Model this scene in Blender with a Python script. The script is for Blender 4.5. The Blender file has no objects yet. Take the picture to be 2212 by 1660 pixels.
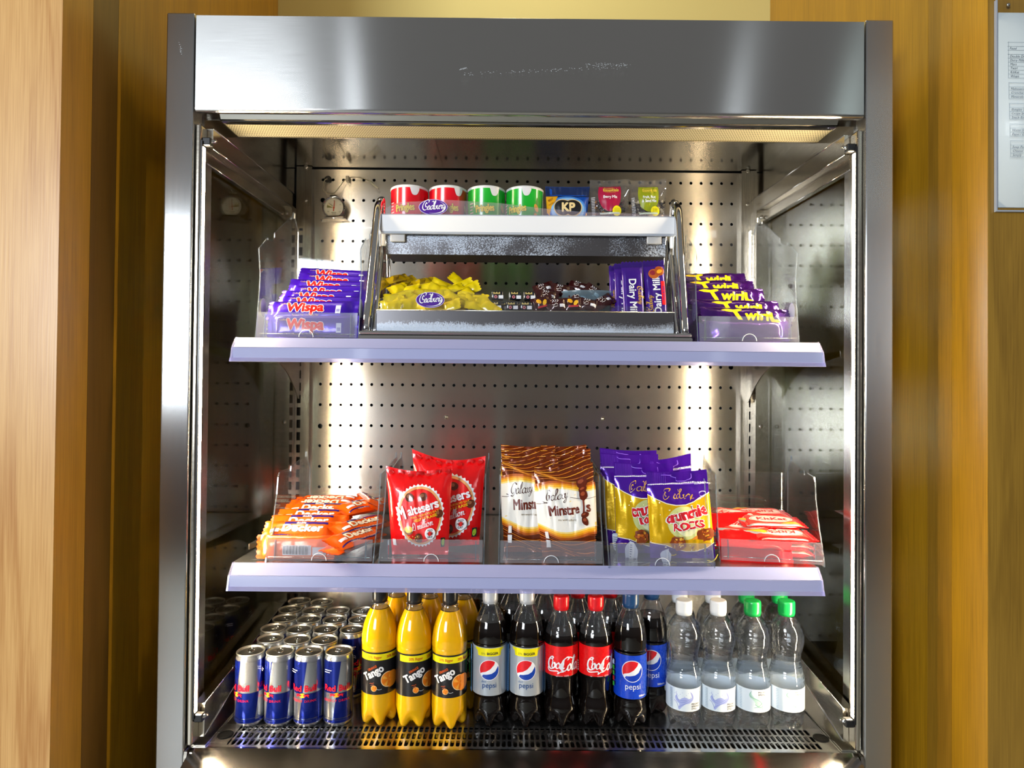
import bpy, bmesh, math, random
from math import sin, cos, pi, radians, sqrt, atan2
from mathutils import Vector, Matrix, noise
from mathutils.geometry import tessellate_polygon

S = bpy.context.scene
COL = S.collection
rnd = random.Random(7)

EXPOSURE = 0.0; WORLD = 0.8; WIN = 170; LAMP = 4.8; LEDS = 380
# ------------------------------------------------------------------ camera
def camera():
    yaw, pitch, roll = radians(.0966), radians(.6644), radians(.5194)
    f = Vector((sin(yaw)*cos(pitch), cos(yaw)*cos(pitch), sin(pitch)))
    r = Vector((cos(yaw), -sin(yaw), 0)); u = r.cross(f)
    r2 = r*cos(roll)+u*sin(roll); u2 = -r*sin(roll)+u*cos(roll)
    cd = bpy.data.cameras.new('camera'); cd.sensor_width = 36; cd.sensor_fit = 'HORIZONTAL'
    cd.lens = 1345/2212*36; cd.clip_start = .05; cd.clip_end = 50
    o = bpy.data.objects.new('camera', cd); COL.objects.link(o)
    m = Matrix((r2, u2, -f)).transposed().to_4x4()
    m.translation = Vector((-.0281, -1.0618, 1.30))
    o.matrix_world = m
    S.camera = o
camera()

# ------------------------------------------------------------------ light
S.view_settings.view_transform = 'Standard'; S.view_settings.look = 'None'
S.view_settings.gamma = 1; S.view_settings.use_curve_mapping = False
S.view_settings.exposure = EXPOSURE
S.render.film_transparent = False
W = bpy.data.worlds.new('world'); S.world = W; W.use_nodes = True
nt = W.node_tree; nt.nodes.clear()
wo = nt.nodes.new('ShaderNodeOutputWorld'); bg = nt.nodes.new('ShaderNodeBackground')
tc = nt.nodes.new('ShaderNodeTexCoord'); sx = nt.nodes.new('ShaderNodeSeparateXYZ'); cr = nt.nodes.new('ShaderNodeValToRGB')
nt.links.new(tc.outputs['Generated'], sx.inputs[0])
mr = nt.nodes.new('ShaderNodeMapRange'); mr.inputs[1].default_value = -1; mr.inputs[2].default_value = 1
nt.links.new(sx.outputs['Z'], mr.inputs[0]); nt.links.new(mr.outputs[0], cr.inputs[0])
e = cr.color_ramp.elements
e[0].position = .0; e[0].color = (.050, .045, .042, 1)
e[1].position = 1; e[1].color = (.24, .24, .23, 1)
for p, c in ((.42, (.045, .042, .045, 1)), (.52, (.16, .15, .15, 1)), (.70, (.20, .20, .20, 1))):
    k = cr.color_ramp.elements.new(p); k.color = c
nt.links.new(cr.outputs[0], bg.inputs[0]); bg.inputs[1].default_value = WORLD
nt.links.new(bg.outputs[0], wo.inputs[0])

def area(name, loc, target, sx_, sy_, power, color, spread=180):
    ld = bpy.data.lights.new(name, 'AREA'); ld.shape = 'RECTANGLE'; ld.size = sx_; ld.size_y = sy_
    ld.energy = power; ld.color = color; ld.spread = radians(spread)
    o = bpy.data.objects.new(name, ld); COL.objects.link(o); o.location = loc
    d = Vector(target)-Vector(loc); o.rotation_euler = d.to_track_quat('-Z', 'Y').to_euler()
    return o
# daylight through the windows on the far side of the room, lamps in its ceiling
area('window_daylight', (-2.25, -3.9, 1.9), (-.3, 0, 1.6), 1.3, 1.15, WIN, (.86, .93, 1.0))
area('ceiling_lamp', (-1.12, -3.2, 3.0), (-.4, 0, 1.8), .10, .9, 1.0, (.85, .92, 1.0))
area('ceiling_lamp', (1.55, -3.4, 3.0), (.5, 0, 1.8), .10, .9, .55, (.85, .93, 1.0))
area('ceiling_lamp', (2.35, -3.4, 3.0), (.5, 0, 1.8), .10, .9, .5, (.8, 1.0, 1.0))
area('alcove_lamp', (-.02, .25, 2.95), (0.1, .45, 1.9), .22, .22, LAMP, (1.0, .86, .62))

# ------------------------------------------------------------------ materials
MC = {}
def nodes(name):
    m = bpy.data.materials.new(name); m.use_nodes = True
    t = m.node_tree; b = t.nodes['Principled BSDF']
    return m, t, b
def pbr(name, col, rough=.4, metal=0, coat=0, spec=.5, emit=None, estr=0, alpha=1, trans=0, ior=1.45, bump=0, bscale=200, sss=0):
    if name in MC: return MC[name]
    m, t, b = nodes(name)
    b.inputs['Base Color'].default_value = (*col, 1); b.inputs['Roughness'].default_value = rough
    b.inputs['Metallic'].default_value = metal; b.inputs['Coat Weight'].default_value = coat
    b.inputs['Coat Roughness'].default_value = .06
    b.inputs['Specular IOR Level'].default_value = spec; b.inputs['IOR'].default_value = ior
    b.inputs['Transmission Weight'].default_value = trans
    if sss:
        b.inputs['Subsurface Weight'].default_value = sss; b.inputs['Subsurface Radius'].default_value = (.02, .01, .004)
        b.inputs['Subsurface Scale'].default_value = .3
    if emit: b.inputs['Emission Color'].default_value = (*emit, 1); b.inputs['Emission Strength'].default_value = estr
    tc = t.nodes.new('ShaderNodeTexCoord'); n = t.nodes.new('ShaderNodeTexNoise'); n.inputs['Scale'].default_value = bscale
    t.links.new(tc.outputs['Object'], n.inputs['Vector'])
    mp = t.nodes.new('ShaderNodeMapRange'); mp.inputs[3].default_value = max(0, rough*.85); mp.inputs[4].default_value = min(1, rough*1.15)
    t.links.new(n.outputs[0], mp.inputs[0]); t.links.new(mp.outputs[0], b.inputs['Roughness'])
    if bump:
        bp = t.nodes.new('ShaderNodeBump'); bp.inputs['Strength'].default_value = bump; bp.inputs['Distance'].default_value = .001
        t.links.new(n.outputs[0], bp.inputs['Height']); t.links.new(bp.outputs[0], b.inputs['Normal'])
    MC[name] = m; return m

def masked(t, b, mask):
    """open holes: mixes the surface with transparency where mask is 1"""
    out = t.nodes['Material Output']; mx = t.nodes.new('ShaderNodeMixShader'); tr = t.nodes.new('ShaderNodeBsdfTransparent')
    t.links.new(mask, mx.inputs[0]); t.links.new(b.outputs[0], mx.inputs[1]); t.links.new(tr.outputs[0], mx.inputs[2])
    t.links.new(mx.outputs[0], out.inputs[0])

def mth(t, op, a, b=None, c=None):
    n = t.nodes.new('ShaderNodeMath'); n.operation = op
    for i, v in enumerate((a, b, c)):
        if v is None: continue
        if isinstance(v, (int, float)): n.inputs[i].default_value = v
        else: t.links.new(v, n.inputs[i])
    return n.outputs[0]

def steel(name, col=(.60, .59, .575), rough=.26, aniso=.75, spread=(0, 0, 1), grain=(1, 1, 1), tex=.5, holes=None, smudge=0):
    """brushed stainless steel; spread = direction in which reflections smear, grain = noise scale per axis"""
    if name in MC: return MC[name]
    m, t, b = nodes(name); L = t.links
    b.inputs['Metallic'].default_value = 1; b.inputs['Anisotropic'].default_value = aniso
    c = t.nodes.new('ShaderNodeCombineXYZ')
    spread = [q if q else (.25 if spread[1] == 1 and k_ == 2 else .02) for k_, q in enumerate(spread)]
    for i in range(3): c.inputs[i].default_value = spread[i]
    L.new(c.outputs[0], b.inputs['Tangent'])
    tc = t.nodes.new('ShaderNodeTexCoord'); mp = t.nodes.new('ShaderNodeMapping'); mp.inputs['Scale'].default_value = grain
    L.new(tc.outputs['Object'], mp.inputs[0])
    n = t.nodes.new('ShaderNodeTexNoise'); n.inputs['Scale'].default_value = 8; n.inputs['Detail'].default_value = 4
    L.new(mp.outputs[0], n.inputs[0])
    r = t.nodes.new('ShaderNodeMapRange'); r.inputs[3].default_value = rough*(1-.3*min(1, tex*2)); r.inputs[4].default_value = rough*(1+.3*min(1, tex*2))
    L.new(n.outputs[0], r.inputs[0]); 
    ro = r.outputs[0]
    if smudge:
        n2 = t.nodes.new('ShaderNodeTexNoise'); n2.inputs['Scale'].default_value = 5; n2.inputs['Detail'].default_value = 6
        L.new(tc.outputs['Object'], n2.inputs[0])
        sm = t.nodes.new('ShaderNodeMapRange'); sm.inputs[1].default_value = .55; sm.inputs[2].default_value = .75; sm.inputs[4].default_value = smudge
        L.new(n2.outputs[0], sm.inputs[0]); ro = mth(t, 'ADD', ro, sm.outputs[0])
    L.new(ro, b.inputs['Roughness'])
    cr = t.nodes.new('ShaderNodeMix'); cr.data_type = 'RGBA'
    cr.inputs[6].default_value = (*[x*(1-.18*tex) for x in col], 1); cr.inputs[7].default_value = (*[min(1, x*(1+.18*tex)) for x in col], 1)
    L.new(n.outputs[0], cr.inputs[0]); L.new(cr.outputs[2], b.inputs['Base Color'])
    if holes: masked(t, b, holes(t, tc.outputs['Object']))
    MC[name] = m; return m

def wood(name, c1, c2, rough=.38, seed=0.0, scale=1.0, rings=26, rw=.16):
    if name in MC: return MC[name]
    m, t, b = nodes(name); L = t.links
    tc = t.nodes.new('ShaderNodeTexCoord'); mp = t.nodes.new('ShaderNodeMapping')
    mp.inputs['Scale'].default_value = (9*scale, 9*scale, .55*scale); mp.inputs['Location'].default_value = (seed, seed*1.7, seed*.3)
    L.new(tc.outputs['Object'], mp.inputs[0])
    n = t.nodes.new('ShaderNodeTexNoise'); n.inputs['Scale'].default_value = 1.6; n.inputs['Detail'].default_value = 7; n.inputs['Distortion'].default_value = .9
    L.new(mp.outputs[0], n.inputs[0])
    s = mth(t, 'SINE', mth(t, 'MULTIPLY', n.outputs[0], rings)); s = mth(t, 'POWER', mth(t, 'MULTIPLY_ADD', s, .5, .5), 3.0)
    def fib(sc, det):
        mp2 = t.nodes.new('ShaderNodeMapping'); mp2.inputs['Scale'].default_value = sc
        L.new(tc.outputs['Object'], mp2.inputs[0])
        q = t.nodes.new('ShaderNodeTexNoise'); q.inputs['Scale'].default_value = 1; q.inputs['Detail'].default_value = det; L.new(mp2.outputs[0], q.inputs[0]); return q
    n2 = fib((420, 420, 9), 3); n3 = fib((28, 28, 1.1), 2)
    f2 = t.nodes.new('ShaderNodeMapRange'); f2.inputs[1].default_value = .35; f2.inputs[2].default_value = .68; L.new(n2.outputs[0], f2.inputs[0])
    f3 = t.nodes.new('ShaderNodeMapRange'); f3.inputs[1].default_value = .3; f3.inputs[2].default_value = .7; L.new(n3.outputs[0], f3.inputs[0])
    f = mth(t, 'SUBTRACT', 1.0, mth(t, 'ADD', mth(t, 'ADD', mth(t, 'MULTIPLY', s, rw), mth(t, 'MULTIPLY', f2.outputs[0], .34)), mth(t, 'MULTIPLY', f3.outputs[0], .22)))
    mx = t.nodes.new('ShaderNodeMix'); mx.data_type = 'RGBA'; mx.inputs[6].default_value = (*c1, 1); mx.inputs[7].default_value = (*c2, 1)
    L.new(f, mx.inputs[0]); L.new(mx.outputs[2], b.inputs['Base Color'])
    b.inputs['Roughness'].default_value = rough; b.inputs['Coat Weight'].default_value = .35; b.inputs['Coat Roughness'].default_value = .3
    bp = t.nodes.new('ShaderNodeBump'); bp.inputs['Strength'].default_value = .08; bp.inputs['Distance'].default_value = .001
    L.new(n2.outputs[0], bp.inputs['Height']); L.new(bp.outputs[0], b.inputs['Normal'])
    MC[name] = m; return m

def thin(name, tint=(1, 1, 1), k=1.7, rough=.03, haze=0.0, hazecol=(.8, .85, .9), ior=1.5, bump=0, bscale=30):
    """thin clear plastic or glass sheet: transparency plus Fresnel reflection, optional haze"""
    if name in MC: return MC[name]
    m = bpy.data.materials.new(name); m.use_nodes = True; t = m.node_tree; t.nodes.clear(); L = t.links
    o = t.nodes.new('ShaderNodeOutputMaterial'); tr = t.nodes.new('ShaderNodeBsdfTransparent'); tr.inputs[0].default_value = (*tint, 1)
    g = t.nodes.new('ShaderNodeBsdfGlossy'); g.inputs['Roughness'].default_value = rough
    fr = t.nodes.new('ShaderNodeLayerWeight'); fr.inputs[0].default_value = .5
    f = mth(t, 'MULTIPLY_ADD', mth(t, 'POWER', fr.outputs[1], 5), .96, .04); f = mth(t, 'MULTIPLY', f, k); f = mth(t, 'MINIMUM', f, .95)
    base = tr.outputs[0]
    if haze:
        d = t.nodes.new('ShaderNodeBsdfDiffuse'); d.inputs[0].default_value = (*hazecol, 1)
        hm = t.nodes.new('ShaderNodeMixShader'); hm.inputs[0].default_value = haze
        L.new(base, hm.inputs[1]); L.new(d.outputs[0], hm.inputs[2]); base = hm.outputs[0]
    mx = t.nodes.new('ShaderNodeMixShader'); L.new(f, mx.inputs[0]); L.new(base, mx.inputs[1]); L.new(g.outputs[0], mx.inputs[2])
    L.new(mx.outputs[0], o.inputs[0])
    if bump:
        tc = t.nodes.new('ShaderNodeTexCoord'); n = t.nodes.new('ShaderNodeTexNoise'); n.inputs['Scale'].default_value = bscale
        L.new(tc.outputs['Object'], n.inputs[0]); bp = t.nodes.new('ShaderNodeBump'); bp.inputs['Strength'].default_value = bump
        bp.inputs['Distance'].default_value = .003; L.new(n.outputs[0], bp.inputs['Height'])
        L.new(bp.outputs[0], g.inputs['Normal']); L.new(bp.outputs[0], fr.inputs['Normal'])
    MC[name] = m; return m

def hexc(h, g=1.0):
    r = [int(h[i:i+2], 16)/255 for i in (0, 2, 4)]
    return tuple((x/12.92 if x <= .04045 else ((x+.055)/1.055)**2.4)*g for x in r)
def ink(h, rough=.35, coat=.3, metal=0):
    return pbr('ink_%s_%d_%d' % (h, rough*100, metal*100), hexc(h), rough, metal, coat)

# ------------------------------------------------------------------ mesh building
class MB:
    def __init__(s): s.v = []; s.f = []; s.m = []; s.sm = []; s.n = {}
    def add(s, verts, faces, mat, smooth=False, normals=None):
        b = len(s.v); s.v += [Vector(p) for p in verts]
        for f in faces: s.f.append([b+i for i in f]); s.m.append(mat); s.sm.append(smooth)
        if normals:
            for i, n in enumerate(normals): s.n[b+i] = n
        return b
    def box(s, x0, x1, y0, y1, z0, z1, mat, M=None):
        p = [Vector((x, y, z)) for x in (x0, x1) for y in (y0, y1) for z in (z0, z1)]
        if M: p = [M @ q for q in p]
        s.add(p, [(0, 1, 3, 2), (4, 6, 7, 5), (0, 4, 5, 1), (2, 3, 7, 6), (0, 2, 6, 4), (1, 5, 7, 3)], mat)
    def bbox(s, x0, x1, y0, y1, z0, z1, mat, r=.002, M=None):
        """box with bevelled edges"""
        bm = bmesh.new(); bmesh.ops.create_cube(bm, size=1)
        for v in bm.verts: v.co = Vector(((x0+x1)/2+v.co.x*(x1-x0), (y0+y1)/2+v.co.y*(y1-y0), (z0+z1)/2+v.co.z*(z1-z0)))
        bmesh.ops.bevel(bm, geom=bm.edges[:], offset=r, segments=2, affect='EDGES', profile=.5)
        bm.verts.index_update()
        vs = [M @ v.co if M else v.co.copy() for v in bm.verts]
        s.add(vs, [[v.index for v in f.verts] for f in bm.faces], mat); bm.free()
    def prism(s, pts, axis, a, b, mat, edge=None):
        """pts 2D outline extruded along axis ('X': pts are (y,z); 'Y': (x,z); 'Z': (x,y))"""
        def q(p, t):
            return {'X': (t, p[0], p[1]), 'Y': (p[0], t, p[1]), 'Z': (p[0], p[1], t)}[axis]
        n = len(pts); va = [q(p, a) for p in pts]; vb = [q(p, b) for p in pts]
        tr = tessellate_polygon([[Vector((p[0], p[1], 0)) for p in pts]])
        s.add(va, [tuple(t) for t in tr], mat); s.add(vb, [tuple(reversed(t)) for t in tr], mat)
        s.add(va+vb, [(i, (i+1) % n, n+(i+1) % n, n+i) for i in range(n)], edge or mat)
    def lathe(s, prof, mat, n=32, fn=None, matf=None, close=True):
        """prof: (r,z) list; fn(r,z,theta)->(r,z); matf(z)->material"""
        vs = []; fs = []; ms = []
        for (r, z) in prof:
            for i in range(n):
                th = 2*pi*i/n; rr, zz = fn(r, z, th) if fn else (r, z)
                vs.append((rr*sin(th), -rr*cos(th), zz))
        b = len(s.v); s.v += [Vector(p) for p in vs]
        for k in range(len(prof)-1):
            mm = matf((prof[k][1]+prof[k+1][1])/2) if matf else mat
            for i in range(n):
                j = (i+1) % n
                s.f.append([b+k*n+i, b+k*n+j, b+(k+1)*n+j, b+(k+1)*n+i]); s.m.append(mm); s.sm.append(True)
        if close:
            s.f.append([b+i for i in reversed(range(n))]); s.m.append(mat); s.sm.append(False)
            s.f.append([b+(len(prof)-1)*n+i for i in range(n)]); s.m.append(matf(prof[-1][1]) if matf else mat); s.sm.append(False)
    def tube(s, pts, r, mat, n=10, smoothpath=0, caps=True):
        P = [Vector(p) for p in pts]
        if smoothpath: P = [Vector(p) for p in crom(P, smoothpath)]
        rings = []; up = Vector((0, 0, 1))
        prev = None
        for i, p in enumerate(P):
            d = (P[min(i+1, len(P)-1)]-P[max(i-1, 0)]).normalized()
            if prev is None:
                a = d.cross(up)
                if a.length < .1: a = d.cross(Vector((0, 1, 0)))
            else: a = prev-d*prev.dot(d)
            a.normalize(); prev = a; c = d.cross(a)
            rr = r(i/(len(P)-1)) if callable(r) else r
            rings.append([p+(a*cos(2*pi*k/n)+c*sin(2*pi*k/n))*rr for k in range(n)])
        vs = [q for g in rings for q in g]; fs = []
        for i in range(len(P)-1):
            for k in range(n): fs.append((i*n+k, i*n+(k+1) % n, (i+1)*n+(k+1) % n, (i+1)*n+k))
        if caps: fs += [tuple(reversed(range(n))), tuple((len(P)-1)*n+k for k in range(n))]
        s.add(vs, fs, mat, True)
    def grid(s, fn, nu, nv, mat, smooth=True, flip=False):
        vs = [fn(i/nu, j/nv) for j in range(nv+1) for i in range(nu+1)]; fs = []
        for j in range(nv):
            for i in range(nu):
                a = j*(nu+1)+i; q = (a, a+1, a+nu+2, a+nu+1); fs.append(q[::-1] if flip else q)
        s.add(vs, fs, mat, smooth)
    def blob(s, c, rx, ry, rz, mat, n=10, M=None):
        vs = []; fs = []; h = n//2+1
        for j in range(h+1):
            a = pi*j/h
            for i in range(n): vs.append(Vector((rx*sin(a)*cos(2*pi*i/n), ry*sin(a)*sin(2*pi*i/n), -rz*cos(a))))
        for j in range(h):
            for i in range(n): fs.append((j*n+i, j*n+(i+1) % n, (j+1)*n+(i+1) % n, (j+1)*n+i))
        if M: vs = [M @ q for q in vs]
        s.add([q+Vector(c) for q in vs], fs, mat, True)
    def mesh(s, name):
        me = bpy.data.meshes.new(name); me.from_pydata(s.v, [], s.f)
        mats = []
        for m in s.m:
            if m not in mats: mats.append(m)
        for m in mats: me.materials.append(m)
        idx = {m: i for i, m in enumerate(mats)}
        me.polygons.foreach_set('material_index', [idx[m] for m in s.m]); me.polygons.foreach_set('use_smooth', s.sm)
        me.update()
        if s.n:
            ns = [tuple(s.n[i]) if i in s.n else (0, 0, 0) for i in range(len(s.v))]
            me.normals_split_custom_set_from_vertices(ns)
        return me
    def build(s, name, parent=None, loc=(0, 0, 0), rot=(0, 0, 0)):
        o = bpy.data.objects.new(name, s.mesh(name)); COL.objects.link(o)
        o.location = loc; o.rotation_euler = rot
        if parent: o.parent = parent
        return o

def crom(P, k):
    out = []
    for i in range(len(P)-1):
        a = P[max(i-1, 0)]; b = P[i]; c = P[i+1]; d = P[min(i+2, len(P)-1)]
        for j in range(k):
            t = j/k
            out.append(tuple(.5*((2*b[q])+(-a[q]+c[q])*t+(2*a[q]-5*b[q]+4*c[q]-d[q])*t*t+(-a[q]+3*b[q]-3*c[q]+d[q])*t**3) for q in range(len(b))))
    out.append(tuple(P[-1])); return out

def tag(o, label=None, cat=None, group=None, kind=None):
    if label: o['label'] = label
    if cat: o['category'] = cat
    if group: o['group'] = group
    if kind: o['kind'] = kind
    return o
def thing(name, label, cat, loc=(0, 0, 0), rot=(0, 0, 0), group=None):
    o = bpy.data.objects.new(name, None); COL.objects.link(o); o.empty_display_size = .02
    o.location = loc; o.rotation_euler = rot
    return tag(o, label, cat, group)
def dup(root, loc, rot=None, label=None, group=None):
    r = root.copy(); COL.objects.link(r); r.location = loc
    if rot is not None: r.rotation_euler = rot
    if label: r['label'] = label
    if group: r['group'] = group
    for ch in root.children:
        c = ch.copy(); COL.objects.link(c); c.parent = r
        for g in ch.children:
            d = g.copy(); COL.objects.link(d); d.parent = c
    return r

# ------------------------------------------------------------------ flat artwork laid on surfaces
TXT = {}
def text_tris(s, bold=0, shear=0, space=1):
    key = (s, bold, shear, space)
    if key in TXT: return TXT[key]
    cu = bpy.data.curves.new('t', 'FONT'); cu.body = s; cu.size = 1; cu.offset = bold; cu.shear = shear
    cu.space_character = space; cu.resolution_u = 3; cu.fill_mode = 'BOTH'
    ob = bpy.data.objects.new('t', cu); me = bpy.data.meshes.new_from_object(ob)
    me.calc_loop_triangles()
    vs = [(v.co.x, v.co.y) for v in me.vertices]
    tr = []
    for t in me.loop_triangles:
        p = [vs[i] for i in t.vertices]
        a = (p[1][0]-p[0][0])*(p[2][1]-p[0][1])-(p[1][1]-p[0][1])*(p[2][0]-p[0][0])
        if abs(a) < 1e-9: continue
        tr.append(p if a > 0 else p[::-1])
    w = max([v[0] for v in vs], default=0)
    bpy.data.objects.remove(ob); bpy.data.curves.remove(cu); bpy.data.meshes.remove(me)
    TXT[key] = (tr, w); return TXT[key]

# a small handwriting alphabet: strokes on a 1-unit em, x-height .45
SC = {
 'a': ([[(.34,.40),(.20,.46),(.05,.30),(.06,.08),(.20,.0),(.33,.18),(.36,.42),(.34,.12),(.42,.0),(.52,.06)]], .46),
 'b': ([[(.0,.35),(.16,.75),(.20,.98),(.10,.95),(.08,.5),(.10,.08),(.22,.0),(.34,.15),(.30,.38),(.38,.36),(.46,.38)]], .40),
 'c': ([[(.30,.36),(.20,.45),(.06,.30),(.06,.08),(.20,.0),(.38,.10)]], .34),
 'd': ([[(.32,.38),(.20,.45),(.05,.30),(.06,.06),(.18,.0),(.32,.18),(.40,.55),(.40,.88),(.26,.98),(.14,.90)],[(.36,.3),(.37,.08),(.46,.02)]], .44),
 'e': ([[(.06,.18),(.26,.26),(.28,.42),(.14,.44),(.05,.22),(.10,.03),(.24,.0),(.38,.10)]], .34),
 'g': ([[(.32,.40),(.18,.45),(.05,.28),(.08,.06),(.22,.04),(.34,.40),(.32,-.1),(.24,-.32),(.08,-.28),(.2,-.05),(.42,.08)]], .42),
 'h': ([[(.0,.2),(.18,.7),(.2,.95),(.1,.9),(.08,.4),(.06,.0),(.1,.25),(.22,.44),(.30,.36),(.28,.08),(.36,.0),(.44,.06)]], .42),
 'i': ([[(.02,.2),(.10,.44),(.08,.1),(.14,.0),(.24,.08)],[(.12,.62),(.13,.65)]], .22),
 'l': ([[(.0,.15),(.16,.6),(.20,.92),(.12,.98),(.06,.7),(.06,.12),(.14,.0),(.26,.08)]], .22),
 'm': ([[(.02,.3),(.08,.44),(.08,.0),(.12,.3),(.22,.44),(.26,.3),(.26,.0),(.30,.3),(.40,.44),(.45,.34),(.44,.08),(.50,.0),(.58,.06)]], .56),
 'n': ([[(.02,.3),(.08,.44),(.08,.0),(.12,.28),(.24,.44),(.30,.34),(.28,.08),(.36,.0),(.44,.06)]], .42),
 'o': ([[(.22,.44),(.07,.34),(.06,.08),(.20,.0),(.32,.14),(.30,.38),(.20,.44),(.30,.32),(.44,.36)]], .40),
 'r': ([[(.02,.2),(.10,.48),(.16,.40),(.26,.40),(.24,.12),(.30,.0),(.38,.06)]], .34),
 's': ([[(.0,.1),(.16,.46),(.14,.34),(.24,.16),(.16,.0),(.04,.04)]], .28),
 't': ([[(.12,.80),(.08,.2),(.14,.0),(.26,.08)],[(.0,.48),(.26,.50)]], .22),
 'u': ([[(.02,.3),(.08,.44),(.06,.12),(.16,.0),(.28,.16),(.32,.44),(.30,.10),(.38,.0),(.46,.06)]], .42),
 'v': ([[(.02,.42),(.10,.42),(.16,.0),(.30,.40),(.40,.38)]], .36),
 'w': ([[(.02,.3),(.08,.44),(.08,.1),(.18,.0),(.26,.2),(.26,.4),(.28,.08),(.38,.02),(.46,.3),(.44,.44),(.54,.38)]], .50),
 'x': ([[(.0,.40),(.10,.42),(.20,.05),(.34,.02)],[(.32,.44),(.14,.2),(.0,.0)]], .34),
 'y': ([[(.02,.36),(.08,.44),(.08,.14),(.18,.04),(.30,.2),(.34,.44),(.30,-.05),(.20,-.34),(.05,-.32),(.16,-.1),(.44,.1)]], .42),
 'C': ([[(.62,.72),(.66,.92),(.46,1.0),(.18,.80),(.03,.42),(.10,.08),(.34,-.06),(.58,.08),(.72,.30)],[(.46,.60),(.38,.70),(.30,.52),(.40,.28),(.52,.30)]], .60),
 'G': ([[(.58,.78),(.44,.96),(.20,.80),(.06,.42),(.16,.08),(.36,.08),(.50,.40),(.30,.42),(.54,.44),(.46,-.02),(.26,-.20),(-.3,.02)]], .58),
 'S': ([[(.42,.84),(.26,.96),(.12,.78),(.26,.52),(.36,.24),(.20,.0),(.0,.1)]], .42),
 '1': ([[(.0,.6),(.16,.86),(.14,.0)]], .22),
 'L': ([[(.40,.74),(.32,.94),(.20,.80),(.16,.30),(.02,.02),(.20,.08),(.42,.0)],[(.02,.44),(.32,.46)]], .44),
 '-': ([[(.02,.28),(.22,.30)]], .24), ' ': ([], .22),
}
def nib(p0, p1, w, ang):
    d = atan2(p1[1]-p0[1], p1[0]-p0[0]); return w*(.35+.65*abs(sin(d-ang)))

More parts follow.
